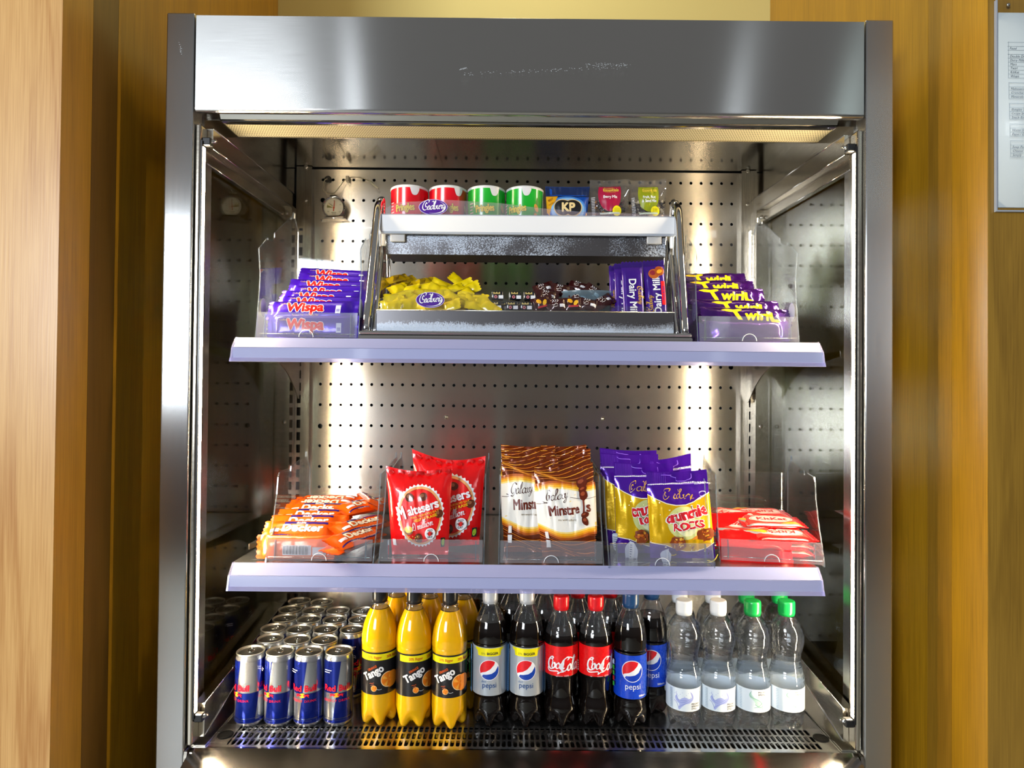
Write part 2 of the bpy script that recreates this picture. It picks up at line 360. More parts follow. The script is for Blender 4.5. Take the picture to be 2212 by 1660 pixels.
class Art:
    def __init__(s): s.L = []
    def _add(s, polys, mat): s.L.append((polys, mat)); return s
    def poly(s, pts, mat, smooth=0):
        if smooth: pts = crom(list(pts)+[pts[0]], smooth)[:-1]
        tr = tessellate_polygon([[Vector((p[0], p[1], 0)) for p in pts]]); out = []
        for t in tr:
            p = [tuple(pts[i][:2]) for i in t]
            a = (p[1][0]-p[0][0])*(p[2][1]-p[0][1])-(p[1][1]-p[0][1])*(p[2][0]-p[0][0])
            out.append(p if a > 0 else p[::-1])
        return s._add(out, mat)
    def rect(s, x0, y0, x1, y1, mat): return s._add([[(x0, y0), (x1, y0), (x1, y1), (x0, y1)]], mat)
    def ell(s, cx, cy, rx, ry, mat, n=28, rot=0, zig=0, nz=0):
        p = []
        for i in range(n):
            a = 2*pi*i/n; k = 1+(zig if i % 2 else 0)
            x, y = rx*k*cos(a), ry*k*sin(a); p.append((cx+x*cos(rot)-y*sin(rot), cy+x*sin(rot)+y*cos(rot)))
        return s.poly(p, mat) if zig else s._add([p], mat)
    def _xf(s, tris, x, y, size, rot, sx, sy=1, slope=0, ref=0):
        c, q = cos(rot), sin(rot); out = []
        for t in tris:
            n = []
            for (a, b) in t:
                a2, b2 = (a)*size*sx, b*size*sy; n.append((x+a2*c-b2*q, y+a2*q+b2*c))
            out.append(n)
        return out
    def text(s, t, x, y, size, mat, bold=0, shear=0, rot=0, sx=1, sy=1, space=1, align='C', outline=None):
        """x,y = baseline point (centre/left/right)"""
        def put(b, m):
            tr, w0 = text_tris(t, 0, shear, space)
            o = {'C': -w0/2, 'L': 0, 'R': -w0}[align]
            if b <= .012: offs = [(0, 0)]
            else:
                offs = [(b*cos(k*pi/4+.2)/max(sx, .6), b*sin(k*pi/4+.2)/max(sy, .6)) for k in range(8)]
                if b > .07: offs += [(0, 0)]+[(p_*.5, q_*.5) for p_, q_ in offs[::2]]
            tr = [[(a+o+p_, c+q_) for (a, c) in q] for p_, q_ in offs for q in tr]
            s._add(s._xf(tr, x, y, size, rot, sx, sy), m)
        if outline: put(bold+outline[1], outline[0])
        put(bold, mat); return s
    def stroke(s, pts, w, mat, smooth=6, ang=None, taper=False, outline=None):
        P = crom(pts, smooth) if smooth else list(pts)
        def go(w, mat, grow=0):
            out = []; n = len(P)
            for i in range(n-1):
                a, b = P[i], P[i+1]; dx, dy = b[0]-a[0], b[1]-a[1]; l = sqrt(dx*dx+dy*dy)
                if l < 1e-9: continue
                def ww(k):
                    if taper: return w*sin(pi*min(max((k+.35)/(n-.3), .03), .97))
                    return w
                wa, wb = (ww(i), ww(i+1))
                if ang is not None: wa = wb = nib(a, b, w, ang)
                wa += grow; wb += grow
                nx, ny = -dy/l/2, dx/l/2
                out.append([(a[0]-nx*wa, a[1]-ny*wa), (b[0]-nx*wb, b[1]-ny*wb), (b[0]+nx*wb, b[1]+ny*wb), (a[0]+nx*wa, a[1]+ny*wa)])
                m = max(wa, wb)/2
                out.append([(b[0]+m*cos(k*pi/3.5), b[1]+m*sin(k*pi/3.5)) for k in range(7)])
            s._add(out, mat)
        if outline: go(w, outline[0], outline[1])
        go(w, mat); return s
    def script(s, t, x, y, size, mat, w=.1, rot=0, shear=.25, align='C', ang=.7, sx=1, grow=None, lead=None):
        tot = sum(SC[c][1] for c in t)*size*sx; ox = {'C': -tot/2, 'L': 0, 'R': -tot}[align]; k = 0
        c, q = cos(rot), sin(rot); allp = []
        for ch in t:
            st, adv = SC[ch]
            for ln in st:
                p = []
                for (a, b) in ln:
                    X = ox+k+(a+b*shear)*size*sx; Y = b*size; p.append((x+X*c-Y*q, y+X*q+Y*c))
                allp.append(p)
            k += adv*size*sx
        a0 = len(s.L)
        for pm, g in (((grow[0], grow[1]),) if grow else ())+((mat, 0),):
            out = []
            for p in allp:
                tmp = Art(); tmp.stroke(p, w*size, pm, 5, ang); 
                if g:
                    tmp = Art(); tmp.stroke(p, w*size+g, pm, 5)
                out += tmp.L[0][0]
            s._add(out, pm)
        return s
    def merge(s, other, dx=0, dy=0, sc=1, rot=0, sx=1):
        for polys, m in other.L: s._add(s._xf(polys, dx, dy, sc, rot, sx), m)
        return s
    def apply(s, mb, fn, su, sv=None, h0=.0003, dh=.00012, clip=None, eps=5e-4):
        sv = sv or su; h = h0
        for polys, mat in s.L:
            ps = [p for p in polys if len(p) > 2]
            if clip:
                for ax, val, keep in ((0, clip[0], 1), (0, clip[2], 0), (1, clip[1], 1), (1, clip[3], 0)):
                    ps = [q for q in (cut(p, ax, val)[keep] for p in ps) if q]
            ps = slices(slices(ps, 0, su), 1, sv)
            vs = []; fs = []; ns = []; cache = {}; cnt_ = 0
            for p in ps:
                idx = []; cnt_ = (cnt_+1) % 11; hj = h+cnt_*6e-6
                for (u, v) in p:
                    k = (round(u, 6), round(v, 6), cnt_)
                    if k not in cache:
                        P = fn(u, v); a = fn(u+eps, v)-P; b = fn(u, v+eps)-P; n = a.cross(b)
                        if n.length < 1e-14: n = Vector((0, -1, 0))
                        n.normalize(); cache[k] = len(vs); vs.append(P+n*hj); ns.append(n)
                    if not idx or idx[-1] != cache[k]: idx.append(cache[k])
                if len(idx) > 2 and idx[0] == idx[-1]: idx.pop()
                if len(idx) > 2 and len(set(idx)) == len(idx): fs.append(idx)
            if fs: mb.add(vs, fs, mat, True, ns)
            h += dh

def cut(p, ax, val):
    lo, hi = [], []; n = len(p)
    for i in range(n):
        a, b = p[i], p[(i+1) % n]
        if a[ax] <= val: lo.append(a)
        if a[ax] >= val: hi.append(a)
        if (a[ax]-val)*(b[ax]-val) < 0:
            t = (val-a[ax])/(b[ax]-a[ax]); q = (a[0]+(b[0]-a[0])*t, a[1]+(b[1]-a[1])*t); lo.append(q); hi.append(q)
    return (lo if len(lo) > 2 and min(x[ax] for x in lo) < val-1e-9 else None, hi if len(hi) > 2 and max(x[ax] for x in hi) > val+1e-9 else None)
def slices(ps, ax, step):
    out = []
    for p in ps:
        lo = min(q[ax] for q in p); hi = max(q[ax] for q in p); k = math.floor(lo/step+1e-6)+1; rest = p
        while rest and k*step < hi-1e-7:
            a, b = cut(rest, ax, k*step)
            if a: out.append(a)
            rest = b; k += 1
        if rest: out.append(rest)
    return out
def flatmap(o, ux=(1, 0, 0), uy=(0, 0, 1)):
    o = Vector(o); ux = Vector(ux); uy = Vector(uy)
    return lambda u, v: o+ux*u+uy*v
def cylmap(r, off=0):
    return (lambda u, v: Vector((r(v)*sin(u/r(0)*1+off), -r(v)*cos(u/r(0)+off), v))) if callable(r) else (lambda u, v: Vector((r*sin(u/r+off), -r*cos(u/r+off), v)))
def rotpts(M, v): return M @ v
# ------------------------------------------------------------------ shared materials
def holes_panel(t, v):
    sp = t.nodes.new('ShaderNodeSeparateXYZ'); t.links.new(v, sp.inputs[0])
    fx = mth(t, 'SUBTRACT', mth(t, 'FRACT', mth(t, 'MULTIPLY', mth(t, 'ADD', sp.outputs[0], .4921+.0125+1), 40)), .5)
    fz = mth(t, 'SUBTRACT', mth(t, 'FRACT', mth(t, 'MULTIPLY', mth(t, 'ADD', sp.outputs[2], -1.8131+.025+2), 20)), .5)
    fx = mth(t, 'MULTIPLY', fx, .025); fz = mth(t, 'MULTIPLY', fz, .05)
    d = mth(t, 'SQRT', mth(t, 'ADD', mth(t, 'MULTIPLY', fx, fx), mth(t, 'MULTIPLY', fz, fz)))
    k = mth(t, 'LESS_THAN', d, .0036)
    inx = mth(t, 'MULTIPLY', mth(t, 'GREATER_THAN', sp.outputs[0], -.50), mth(t, 'LESS_THAN', sp.outputs[0], .515))
    k = mth(t, 'MULTIPLY', k, inx)
    for cx, cz in ((-.4915, 1.2108), (.508, 1.3631), (.508, 1.5631), (-.492, 1.7631)):
        a = mth(t, 'SUBTRACT', sp.outputs[0], cx); b = mth(t, 'SUBTRACT', sp.outputs[2], cz)
        k = mth(t, 'MAXIMUM', k, mth(t, 'LESS_THAN', mth(t, 'SQRT', mth(t, 'ADD', mth(t, 'MULTIPLY', a, a), mth(t, 'MULTIPLY', b, b))), .0058))
    return k
def holes_slots(px, x0, x1, y0, y1, pitch, wx, hy, rows, axis='xy'):
    def f(t, v):
        sp = t.nodes.new('ShaderNodeSeparateXYZ'); t.links.new(v, sp.inputs[0])
        X = sp.outputs[0]; Y = sp.outputs[1 if axis == 'xy' else 2]
        fx = mth(t, 'ABSOLUTE', mth(t, 'MULTIPLY', mth(t, 'SUBTRACT', mth(t, 'FRACT', mth(t, 'MULTIPLY', mth(t, 'ADD', X, 5), 1/pitch)), .5), pitch)) if pitch else mth(t, 'ABSOLUTE', mth(t, 'SUBTRACT', X, px))
        k = None
        for r in rows:
            a = mth(t, 'ABSOLUTE', mth(t, 'SUBTRACT', Y, r))
            ex = mth(t, 'POWER', mth(t, 'DIVIDE', fx, wx), 4); ey = mth(t, 'POWER', mth(t, 'DIVIDE', a, hy), 4)
            q = mth(t, 'LESS_THAN', mth(t, 'ADD', ex, ey), 1)
            k = q if k is None else mth(t, 'MAXIMUM', k, q)
        k = mth(t, 'MULTIPLY', k, mth(t, 'GREATER_THAN', X, x0)); k = mth(t, 'MULTIPLY', k, mth(t, 'LESS_THAN', X, x1))
        return k
    return f
def holes_upright(t, v):
    sp = t.nodes.new('ShaderNodeSeparateXYZ'); t.links.new(v, sp.inputs[0])
    fz = mth(t, 'ABSOLUTE', mth(t, 'SUBTRACT', mth(t, 'FRACT', mth(t, 'MULTIPLY', mth(t, 'ADD', sp.outputs[2], 3), 1/.0298)), .5))
    k = mth(t, 'LESS_THAN', fz, .33)
    a = mth(t, 'ABSOLUTE', mth(t, 'SUBTRACT', mth(t, 'ABSOLUTE', mth(t, 'SUBTRACT', sp.outputs[0], .006)), .5455))
    k = mth(t, 'MULTIPLY', k, mth(t, 'LESS_THAN', a, .0045))
    return mth(t, 'MULTIPLY', k, mth(t, 'LESS_THAN', sp.outputs[2], 1.69))

ST_FASCIA = steel('steel_fascia', (.60, .595, .58), .185, .95, (0, 0, 1), (2, 2, 120), .16)
ST_STILE = steel('steel_stile', (.60, .605, .60), .24, .95, (1, 0, 0), (120, 120, 1.5), .16)
ST_BACK = steel('steel_back', (.66, .62, .56), .25, .93, (0, 0, 1), (1.5, 1, 160), .14, holes=holes_panel)
ST_IN = steel('steel_inner', (.64, .59, .50), .19, .0, (0, 1, 0), (3, 3, 60))
ST_CEIL = steel('steel_ceiling', (.55, .53, .49), .13, .3, (0, 1, 0), (2, 60, 2))
ST_DECK = steel('steel_deck', (.60, .58, .55), .20, .5, (0, 1, 0), (2, 90, 2), smudge=.08)
ST_GRILLE = steel('steel_grille', (.64, .63, .62), .24, .5, (0, 1, 0), (2, 90, 2), holes=holes_slots(0, -.515, .518, 0, 0, .010, .0034, .0095, (.0325, .0545, .0765)))
ST_LIP = steel('steel_lip', (.46, .45, .44), .11, .0, (0, 1, 0), (2, 90, 90))
ST_UP = steel('steel_upright', (.66, .62, .55), .2, .3, (0, 0, 1), (60, 1, 2), holes=holes_upright)
ST_BACK2 = pbr('cavity_sheet', (.10, .13, .16), .35, .8)
DARK = pbr('dark_gap', (.012, .012, .012), .6)
BLACKP = pbr('black_plastic', (.012, .012, .013), .35, 0, .2)
CHROME = steel('chrome', (.82, .82, .82), .06, 0, (0, 0, 1), (1, 1, 1), 0)
SCREW = steel('screw_metal', (.7, .68, .62), .2, 0, (0, 0, 1), (1, 1, 1), 0)
LED = pbr('led_light', (1, .9, .7), .5, emit=(1.0, .80, .52), estr=LEDS)
RAIL = pbr('ticket_rail_plastic', (.40, .42, .66), .17, 0, 1.0)
RAIL2 = pbr('ticket_rail_upper', (.34, .36, .60), .22, 0, 1.0)
ACR = thin('clear_acrylic', (.985, .99, .99), 1.0, .03, .006, (.85, .88, .95))
ACE = thin('acrylic_edge', (.50, .60, .70), 3.0, .12, .12, (.75, .85, .95))
ACB = thin('acrylic_front', (.97, .97, .98), 1.5, .06, .10, (.72, .74, .80), bump=.15, bscale=14)
GLASS = thin('side_glass', (.78, .80, .74), 1.45, .025, 0)
WHITEP = pbr('white_plastic', (.80, .82, .86), .3, 0, .4)
GREYP = pbr('grey_plastic', (.42, .46, .53), .35, 0, .3)

# ------------------------------------------------------------------ room
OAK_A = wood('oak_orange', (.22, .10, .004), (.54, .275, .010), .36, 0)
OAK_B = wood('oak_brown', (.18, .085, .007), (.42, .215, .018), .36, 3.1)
OAK_C = wood('oak_middle_left', (.075, .035, .003), (.14, .070, .007), .4, 7.7)  # left middle board, toned far darker than its right-hand twin
OAK_D = wood('oak_pale', (.44, .17, .030), (.80, .46, .16), .34, 1.3, .55, 40, .42)
OAK_E = wood('oak_front_brown', (.20, .10, .009), (.40, .215, .024), .4, 5.3, .9, 30, .3)
YEL = pbr('yellow_wall_paint', (.66, .55, .20), .7, bump=.1, bscale=300)
def side_wall(name, s, x, front, cuts, mats, face, far):
    b = MB(); H = 3.3
    ys = [front]+cuts+[.697]
    g = .0003
    for i, m in enumerate(mats):
        y0 = ys[i]+(g if i else 0); y1 = ys[i+1]-g
        b.box(min(x, x+s*.018), max(x, x+s*.018), y0, y1, 0, H, m)
    b.box(min(x+s*.018, far), max(x+s*.018, far), front+.018, .72, 0, H, DARK)
    b.box(min(x+s*.0185, far), max(x+s*.0185, far), front, front+.018, 0, H, face); b.box(min(x+s*.0003, x+s*.0185), max(x+s*.0003, x+s*.0185), front-.0004, front, 0, H, face)
    return tag(b.build(name), kind='structure')
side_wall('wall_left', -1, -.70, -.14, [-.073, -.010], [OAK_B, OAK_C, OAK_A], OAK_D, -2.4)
side_wall('wall_right', 1, .70, -.112, [-.035, .025], [OAK_A, OAK_B, OAK_A], OAK_E, 2.4)
b = MB(); b.box(-.72, .72, .697, .80, 0, 3.3, YEL); tag(b.build('wall_back'), kind='structure')
b = MB(); b.box(-2.4, 2.4, -5, .8, -.05, 0, pbr('floor_vinyl', (.36, .36, .32), .4)); tag(b.build('floor'), kind='structure')

# printed price list in a clear holder on the right wall
t = thing('price_list', 'white printed price list in a clear holder on the wood wall right of the fridge', 'notice', (.82, -.113, 1.738))
b = MB(); PAP = pbr('paper', (.72, .80, .86), .5, 0, .1)
b.box(-.1055, .105, -.0015, 0, -.150, .150, PAP)
a = Art(); IN = ink('5a6f86'); LN = ink('8fa3b5')
zz = .104
rows = [['', 'Food', '', 'Double Decker', 'Dairy Milk', 'Mars', 'Twirl', 'KitKat', 'Wispa'], ['', 'Maltesers', 'Crunchie Rocks', 'Minstrels'], ['Crisps', 'Pringles Tubes', 'Crisps Small', 'Snack Essentials'], ['', 'Water Still', 'Pepsi / Diet Pepsi'], ['', 'Soup Pot', 'Cheese', 'Simply']]
for tb in rows:
    z1 = zz
    for r in tb:
        a.rect(-.092, zz-.0002, .09, zz+.0002, LN)
        if r: a.text(r, -.089 if r != 'Crisps' else -.07, zz-.0048, .0052, IN, shear=.25, align='L')
        zz -= .0062
    a.rect(-.092, zz-.0002, .09, zz+.0002, LN)
    a.rect(-.0922, zz, -.0918, z1, LN); zz -= .0075
a.apply(b, flatmap((0, -.0016, 0)), .05)
b.build('paper_sheet', t)
b = MB(); HOLD = thin('holder_plastic', (.98, .98, .97), .6, .08, .0)
b.box(-.109, .109, -.0045, -.0035, -.155, .168, HOLD)
b.box(-.111, -.109, -.0045, 0, -.155, .168, GREYP); b.box(-.111, .111, -.0045, 0, -.1572, -.155, GREYP)
b.build('clear_holder', t)
for sx_ in (-.093, .093):
    b = MB(); b.lathe([(.0028, 0), (.0028, .0012), (.0012, .002)], SCREW, 12); b.build('screw', t, (sx_, -.0046, .160), (pi/2, 0, 0))

# ------------------------------------------------------------------ refrigerator
F = thing('display_refrigerator', 'tall open-front stainless steel display fridge filled with snacks and drinks', 'refrigerator', (0, 0, 0))
for s in (-1, 1):
    b = MB(); x0, x1 = sorted((s*.5765, s*.6245)); b.bbox(x0, x1, 0, .07, .08, 1.945, ST_STILE, .0025)
    b.build('front_post', F)
    b = MB(); x0, x1 = sorted((s*.566, s*.5755)); b.bbox(x0, x1, .006, .030, .69, 1.757, ST_IN, .003)
    b.build('window_trim', F)
    # light strip down the inside of each post
    b = MB(); b.add([(s*.5635, .0095, .745), (s*.5635, .0180, .745), (s*.5635, .0180, 1.718), (s*.5635, .0095, 1.718)], [(0, 1, 2, 3)], LED); x0, x1 = sorted((s*.5637, s*.566)); b.box(x0, x1, .0065, .0195, .735, 1.728, BLACKP)
    o = b.build('light_strip', F); o['label'] = 'glowing warm white light strip'
    for z in (.735, 1.728):
        c = MB(); c.bbox(min(s*.551, s*.566), max(s*.551, s*.566), .010, .022, z-.007, z+.007, BLACKP, .002)
        c.tube([(s*.556, .014, z), (s*.545, .02, z+.003)], .0035, CHROME)
        c.build('strip_holder', o)
    # side wall: stainless sheet around a glass window
    b = MB(); X0, X1 = sorted((s*.572, s*.622))
    sh = [[(.07, 1.745), (.50, 1.745), (.50, 1.93), (.07, 1.93)], [(.41, .70), (.50, .70), (.50, 1.745), (.41, 1.745)], [(.03, .66), (.50, .66), (.50, .80), (.41, .80), (.03, .72)]]
    for p in sh: b.prism(p, 'X', X0, X1, ST_IN)
    b.box(X0, X1, .03, .07, 1.757, 1.93, ST_IN)
    b.box(min(s*.600, s*.6245), max(s*.600, s*.6245), .07, .52, .08, .66, ST_STILE)
    b.build('side_wall', F)
    b = MB(); X0, X1 = sorted((s*.556, s*.573))
    b.prism([(.03, 1.722), (.03, 1.757), (.452, 1.772), (.452, 1.735), (.40, 1.735)], 'X', X0, X1, ST_IN)
    X0, X1 = sorted((s*.566, s*.576)); b.prism([(.03, 1.695), (.03, 1.722), (.41, 1.738), (.41, 1.708)], 'X', X0, X1, ST_IN)
    X0, X1 = sorted((s*.556, s*.573)); b.prism([(.028, .695), (.40, .790), (.452, .806), (.452, .84), (.41, .80), (.03, .752)], 'X', X0, X1, ST_IN)
    X0, X1 = sorted((s*.549, s*.573)); b.box(X0, X1, .405, .440, .80, 1.7345, ST_UP if 0 else ST_IN)
    for (ya, za, yb, zb) in ((.03, 1.757, .452, 1.772), (.03, 1.722, .405, 1.7355), (.03, 1.696, .41, 1.709), (.03, .752, .41, .80), (.03, .696, .40, .790)):
        b.tube([(s*.5558, ya, za), (s*.5558, yb, zb)] if za not in (1.696,) else [(s*.5665, ya, za), (s*.5665, yb, zb)], .0011, CHROME, 8)
    b.build('window_frame', F)
    for z in (1.716, 1.222):
        c = MB(); c.lathe([(.0045, 0), (.0045, .0012), (.002, .0022)], SCREW, 14); c.build('screw', F, (s*.561, .4045, z), (pi/2, 0, 0))
    b = MB(); x0, x1 = sorted((s*.580, s*.583)); b.box(x0, x1, .03, .42, .70, 1.745, GLASS)
    x0, x1 = sorted((s*.612, s*.615)); b.box(x0, x1, .03, .42, .70, 1.745, GLASS)
    b.build('side_window_pane', F)
    # uprights with rows of slots
    b = MB(); x0, x1 = sorted((s*.5575+.006*0, s*.5205)); dx = .006
    b.box(x0+dx, x1+dx, .4405, .4425, .70, 1.840, ST_UP)
    b.box(x0+dx, x0+dx+.0015, .4425, .456, .70, 1.84, ST_IN); b.box(x1+dx-.0015, x1+dx, .4425, .456, .70, 1.84, ST_IN)
    b.box(x0+dx+.002, x1+dx-.002, .452, .455, .70, 1.84, DARK)
    b.build('shelf_upright', F)
    c = MB(); c.lathe([(.0045, 0), (.0045, .0012), (.002, .0022)], SCREW, 14); c.build('screw', F, (s*.535+dx, .4402, 1.757), (pi/2, 0, 0))
    c = MB(); c.lathe([(.006, 0), (.006, .003), (.003, .004)], SCREW, 8); c.build('screw', F, (s*.535+dx, .4402, 1.838), (pi/2, 0, 0))
# fascia
b = MB(); r = []
for i in range(7):
    a_ = pi/2*i/6; r.append((.006-.006*cos(a_), 1.781-.006*sin(a_)))
prof = [(.02, 1.941), (0.0005, 1.941), (0, 1.9405)]+r+[(.010, 1.775), (.010, 1.79), (.02, 1.79)]
b.prism(prof, 'X', -.5735, .5735, ST_FASCIA)
b.build('fascia_panel', F)
# scuffs and tape residue on the fascia
b = MB(); a = Art(); SCF = pbr('tape_residue', (.55, .57, .58), .7, .2)
rr = random.Random(3)
def scuff(x0, z0, x1, z1, n, sz):
    for i in range(n):
        k = rr.random(); x = x0+(x1-x0)*k+rr.uniform(-1, 1)*sz; z = z0+(z1-z0)*k+rr.uniform(-1, 1)*sz*.5
        a.poly([(x, z), (x+rr.uniform(.0006, .003), z+rr.uniform(-.0006, .0006)), (x+rr.uniform(.0005, .002), z+rr.uniform(.0004, .0014))], SCF)
scuff(-.118, 1.840, .165, 1.856, 90, .002); scuff(.09, 1.8535, .165, 1.8535, 70, .003); scuff(-.12, 1.84, -.108, 1.843, 25, .002)
a.apply(b, flatmap((0, 0, 0)), .5); b.build('tape_mark', F); b = MB(); a = Art()
scuff(-.603, 1.893, -.598, 1.87, 22, .0015); a.apply(b, flatmap((0, 0, 0)), .5)
b.build('tape_mark', F)
b = MB()
b.box(-.5735, .5735, .020, .50, 1.905, 1.94, ST_IN)
b.box(-.572, .572, .010, .030, 1.789, 1.80, ST_CEIL)
b.prism([(.020, 1.7995), (.0335, 1.7762), (.0338, 1.7995)], 'X', -.545, .545, ST_CEIL)
b.build('canopy_panel', F)
b = MB()
b.bbox(-.5455, .5455, .0340, .0475, 1.7715, 1.80, ST_LIP, .003)
b.box(-.5455, .5455, .1005, .106, 1.7725, 1.842, ST_IN)
for s in (-1, 1): b.box(min(s*.5465, s*.572), max(s*.5465, s*.572), .034, .108, 1.774, 1.842, ST_IN)
b.build('air_duct', F)
VENT = pbr('honeycomb_plastic', (.50, .45, .29), .5)
def vent_mat():
    m, t, bb = nodes('honeycomb_grid'); L = t.links
    tcn = t.nodes.new('ShaderNodeTexCoord'); sp = t.nodes.new('ShaderNodeSeparateXYZ'); L.new(tcn.outputs['Object'], sp.inputs[0])
    u = mth(t, 'MULTIPLY', sp.outputs[0], 1/.0046); v = mth(t, 'MULTIPLY', sp.outputs[1], 1/.0040)
    row = mth(t, 'FLOOR', v); u = mth(t, 'ADD', u, mth(t, 'MULTIPLY', mth(t, 'MODULO', mth(t, 'ABSOLUTE', row), 2), .5))
    fx = mth(t, 'SUBTRACT', mth(t, 'FRACT', u), .5); fy = mth(t, 'SUBTRACT', mth(t, 'FRACT', v), .5)
    d = mth(t, 'SQRT', mth(t, 'ADD', mth(t, 'MULTIPLY', fx, fx), mth(t, 'MULTIPLY', fy, fy)))
    bb.inputs['Base Color'].default_value = (.58, .52, .34, 1); bb.inputs['Roughness'].default_value = .5
    mx = t.nodes.new('ShaderNodeMix'); mx.data_type = 'RGBA'; mx.inputs[6].default_value = (.42, .38, .24, 1); mx.inputs[7].default_value = (.07, .06, .035, 1)
    L.new(mth(t, 'LESS_THAN', d, .33), mx.inputs[0]); L.new(mx.outputs[2], bb.inputs['Base Color'])
    return m
b = MB(); b.box(-.5455, .5455, .0475, .1005, 1.7745, 1.79, vent_mat()); b.build('honeycomb_vent', F)
b = MB(); b.box(-.5725, -.196, .106, .455, 1.8415, 1.85, ST_CEIL); b.box(-.1955, .5725, .106, .455, 1.8415, 1.85, ST_CEIL)
b.build('inner_ceiling', F)
b = MB(); b.box(-.5175, .5325, .4550, .4565, 1.0005, 1.8385, ST_BACK); b.box(-.5175, .5325, .4550, .4565, .70, .9995, ST_BACK)
b.build('perforated_back_panel', F)
b = MB(); b.box(-.5725, .5725, .472, .50, .66, 1.905, ST_BACK2)
for x in (-.5725, .5625): b.box(x, x+.01, .4565, .472, .70, 1.84, ST_IN)
b.build('rear_panel', F)
for x, z in ((-.1845, 1.235), (.1965, 1.235)):
    c = MB(); c.lathe([(.005, 0), (.0045, .002), (.001, .004)], SCREW, 14); c.build('screw', F, (x, .4548, z), (pi/2, 0, 0))
# deck, grille, lip, base
b = MB(); b.box(-.5466, .5466, .090, .455, .680, .684, ST_DECK); b.build('deck_panel', F)
b = MB(); b.box(-.5466, .5466, .0165, .090, .6825, .684, ST_GRILLE); b.build('air_grille', F)
b = MB(); b.box(-.5466, .5466, .0450, .090, .675, .6785, ST_LIP); b.box(-.5466, .5466, .0165, .044, .63, .634, DARK)
b.box(-.5466, .5466, .0445, .0455, .634, .6785, ST_IN)
b.build('drain_channel', F)
for x, y in ((-.530, .053), (.532, .058)):
    b = MB(); b.lathe([(.0125, 0), (.0135, .0012), (.011, .002), (.010, .0012)], pbr('rubber_black', (.004, .004, .004), .7, 0, 0, .1), 24); b.build('drain_grommet', F, (x, y, .6840))
for s in (-1, 1):
    b = MB(); b.box(min(s*.5475, s*.573), max(s*.5475, s*.573), .016, .455, .676, .6875, ST_IN); b.build('deck_side_trim', F)
b = MB()
b.prism([(.0155, .6845), (.012, .6845), (-.024, .6712), (-.0265, .669), (-.0265, .40), (.0155, .40)], 'X', -.5695, .5695, ST_LIP)
b.prism([(.0, .6845), (.03, .6845), (.03, .66), (-.004, .67)], 'X', .5705, .5755, ST_IN); b.prism([(.0, .6845), (.03, .6845), (.03, .66), (-.004, .67)], 'X', -.5755, -.5705, ST_IN)
b.build('front_lip', F)
b = MB(); b.bbox(-.575, .575, -.0285, -.0268, .10, .6665, pbr('pale_front', (.74, .79, .82), .3, 0, .3), .0005); b.box(-.60, .60, .05, .50, .03, .60, DARK); b.build('base_panel', F)  # base front in one even pale colour, unlike the steel around it
for x in (-.55, .55):
    for y in (.08, .45): b = MB(); b.box(x-.02, x+.02, y-.02, y+.02, 0, .031, BLACKP); b.build('foot', F)

# ------------------------------------------------------------------ shelves
def shelf(z, label):
    t = thing('refrigerator_shelf', label, 'shelf', (0, 0, z))
    b = MB()
    b.box(-.506, .506, .016, .438, -.0025, 0, ST_DECK); b.box(-.506, .506, .016, .018, -.030, -.0025, ST_DECK); b.box(-.506, .506, .436, .438, -.02, -.0025, ST_DECK)
    b.build('shelf_plate', t)
    for s in (-1, 1):
        b = MB(); X0, X1 = sorted((s*.5405+.002, s*.5385+.002)); p = [(.44, -.003), (.16, -.003), (.16, -.014)]
        for i in range(9):
            a_ = i/8; p.append((.25+.18*a_, -.024-.085*a_**2.2))
        p += [(.445, -.112), (.445, -.06), (.44, -.06)]
        b.prism(p, 'X', X0, X1, ST_IN); b.build('bracket', t)
        b = MB(); X0, X1 = sorted((s*.507, s*.536)); b.box(X0, X1, .20, .438, -.012, -.003, ST_IN); b.build('bracket_arm', t)
    b = MB()
    e_ = .5035
    b.prism([(.0145, .001), (.011, .0015), (-.0035, -.016), (-.001, -.0165)], 'X', -e_+.003, e_-.003, RAIL2)
    b.prism([(-.001, -.0165), (-.0042, -.0165), (-.0072, -.034), (-.0045, -.0345)], 'X', -e_+.001, e_-.001, RAIL)
    b.prism([(-.0045, -.0345), (-.0080, -.034), (-.0105, -.0405), (-.0085, -.041)], 'X', -e_-.001, e_+.001, thin('rail_clear_lip', (.75, .75, .92), 1.8, .08, .35, (.55, .56, .85)))
    for s in (-1, 1):
        X0, X1 = sorted((s*e_, s*(e_-.0025))); b.prism([(.015, .002), (.011, .0025), (-.005, -.016), (-.011, -.040), (-.008, -.041), (.015, -.030)], 'X', X0, X1, thin('rail_end', (.85, .85, .95), 2.0, .08, .25, (.7, .7, .9)))
    b.build('ticket_rail', t)
    return t
shelf(1.387, 'upper steel shelf with lavender ticket rail, carrying the chocolate bar display rack')
shelf(1.000, 'lower steel shelf with lavender ticket rail, directly above the bottle caps')

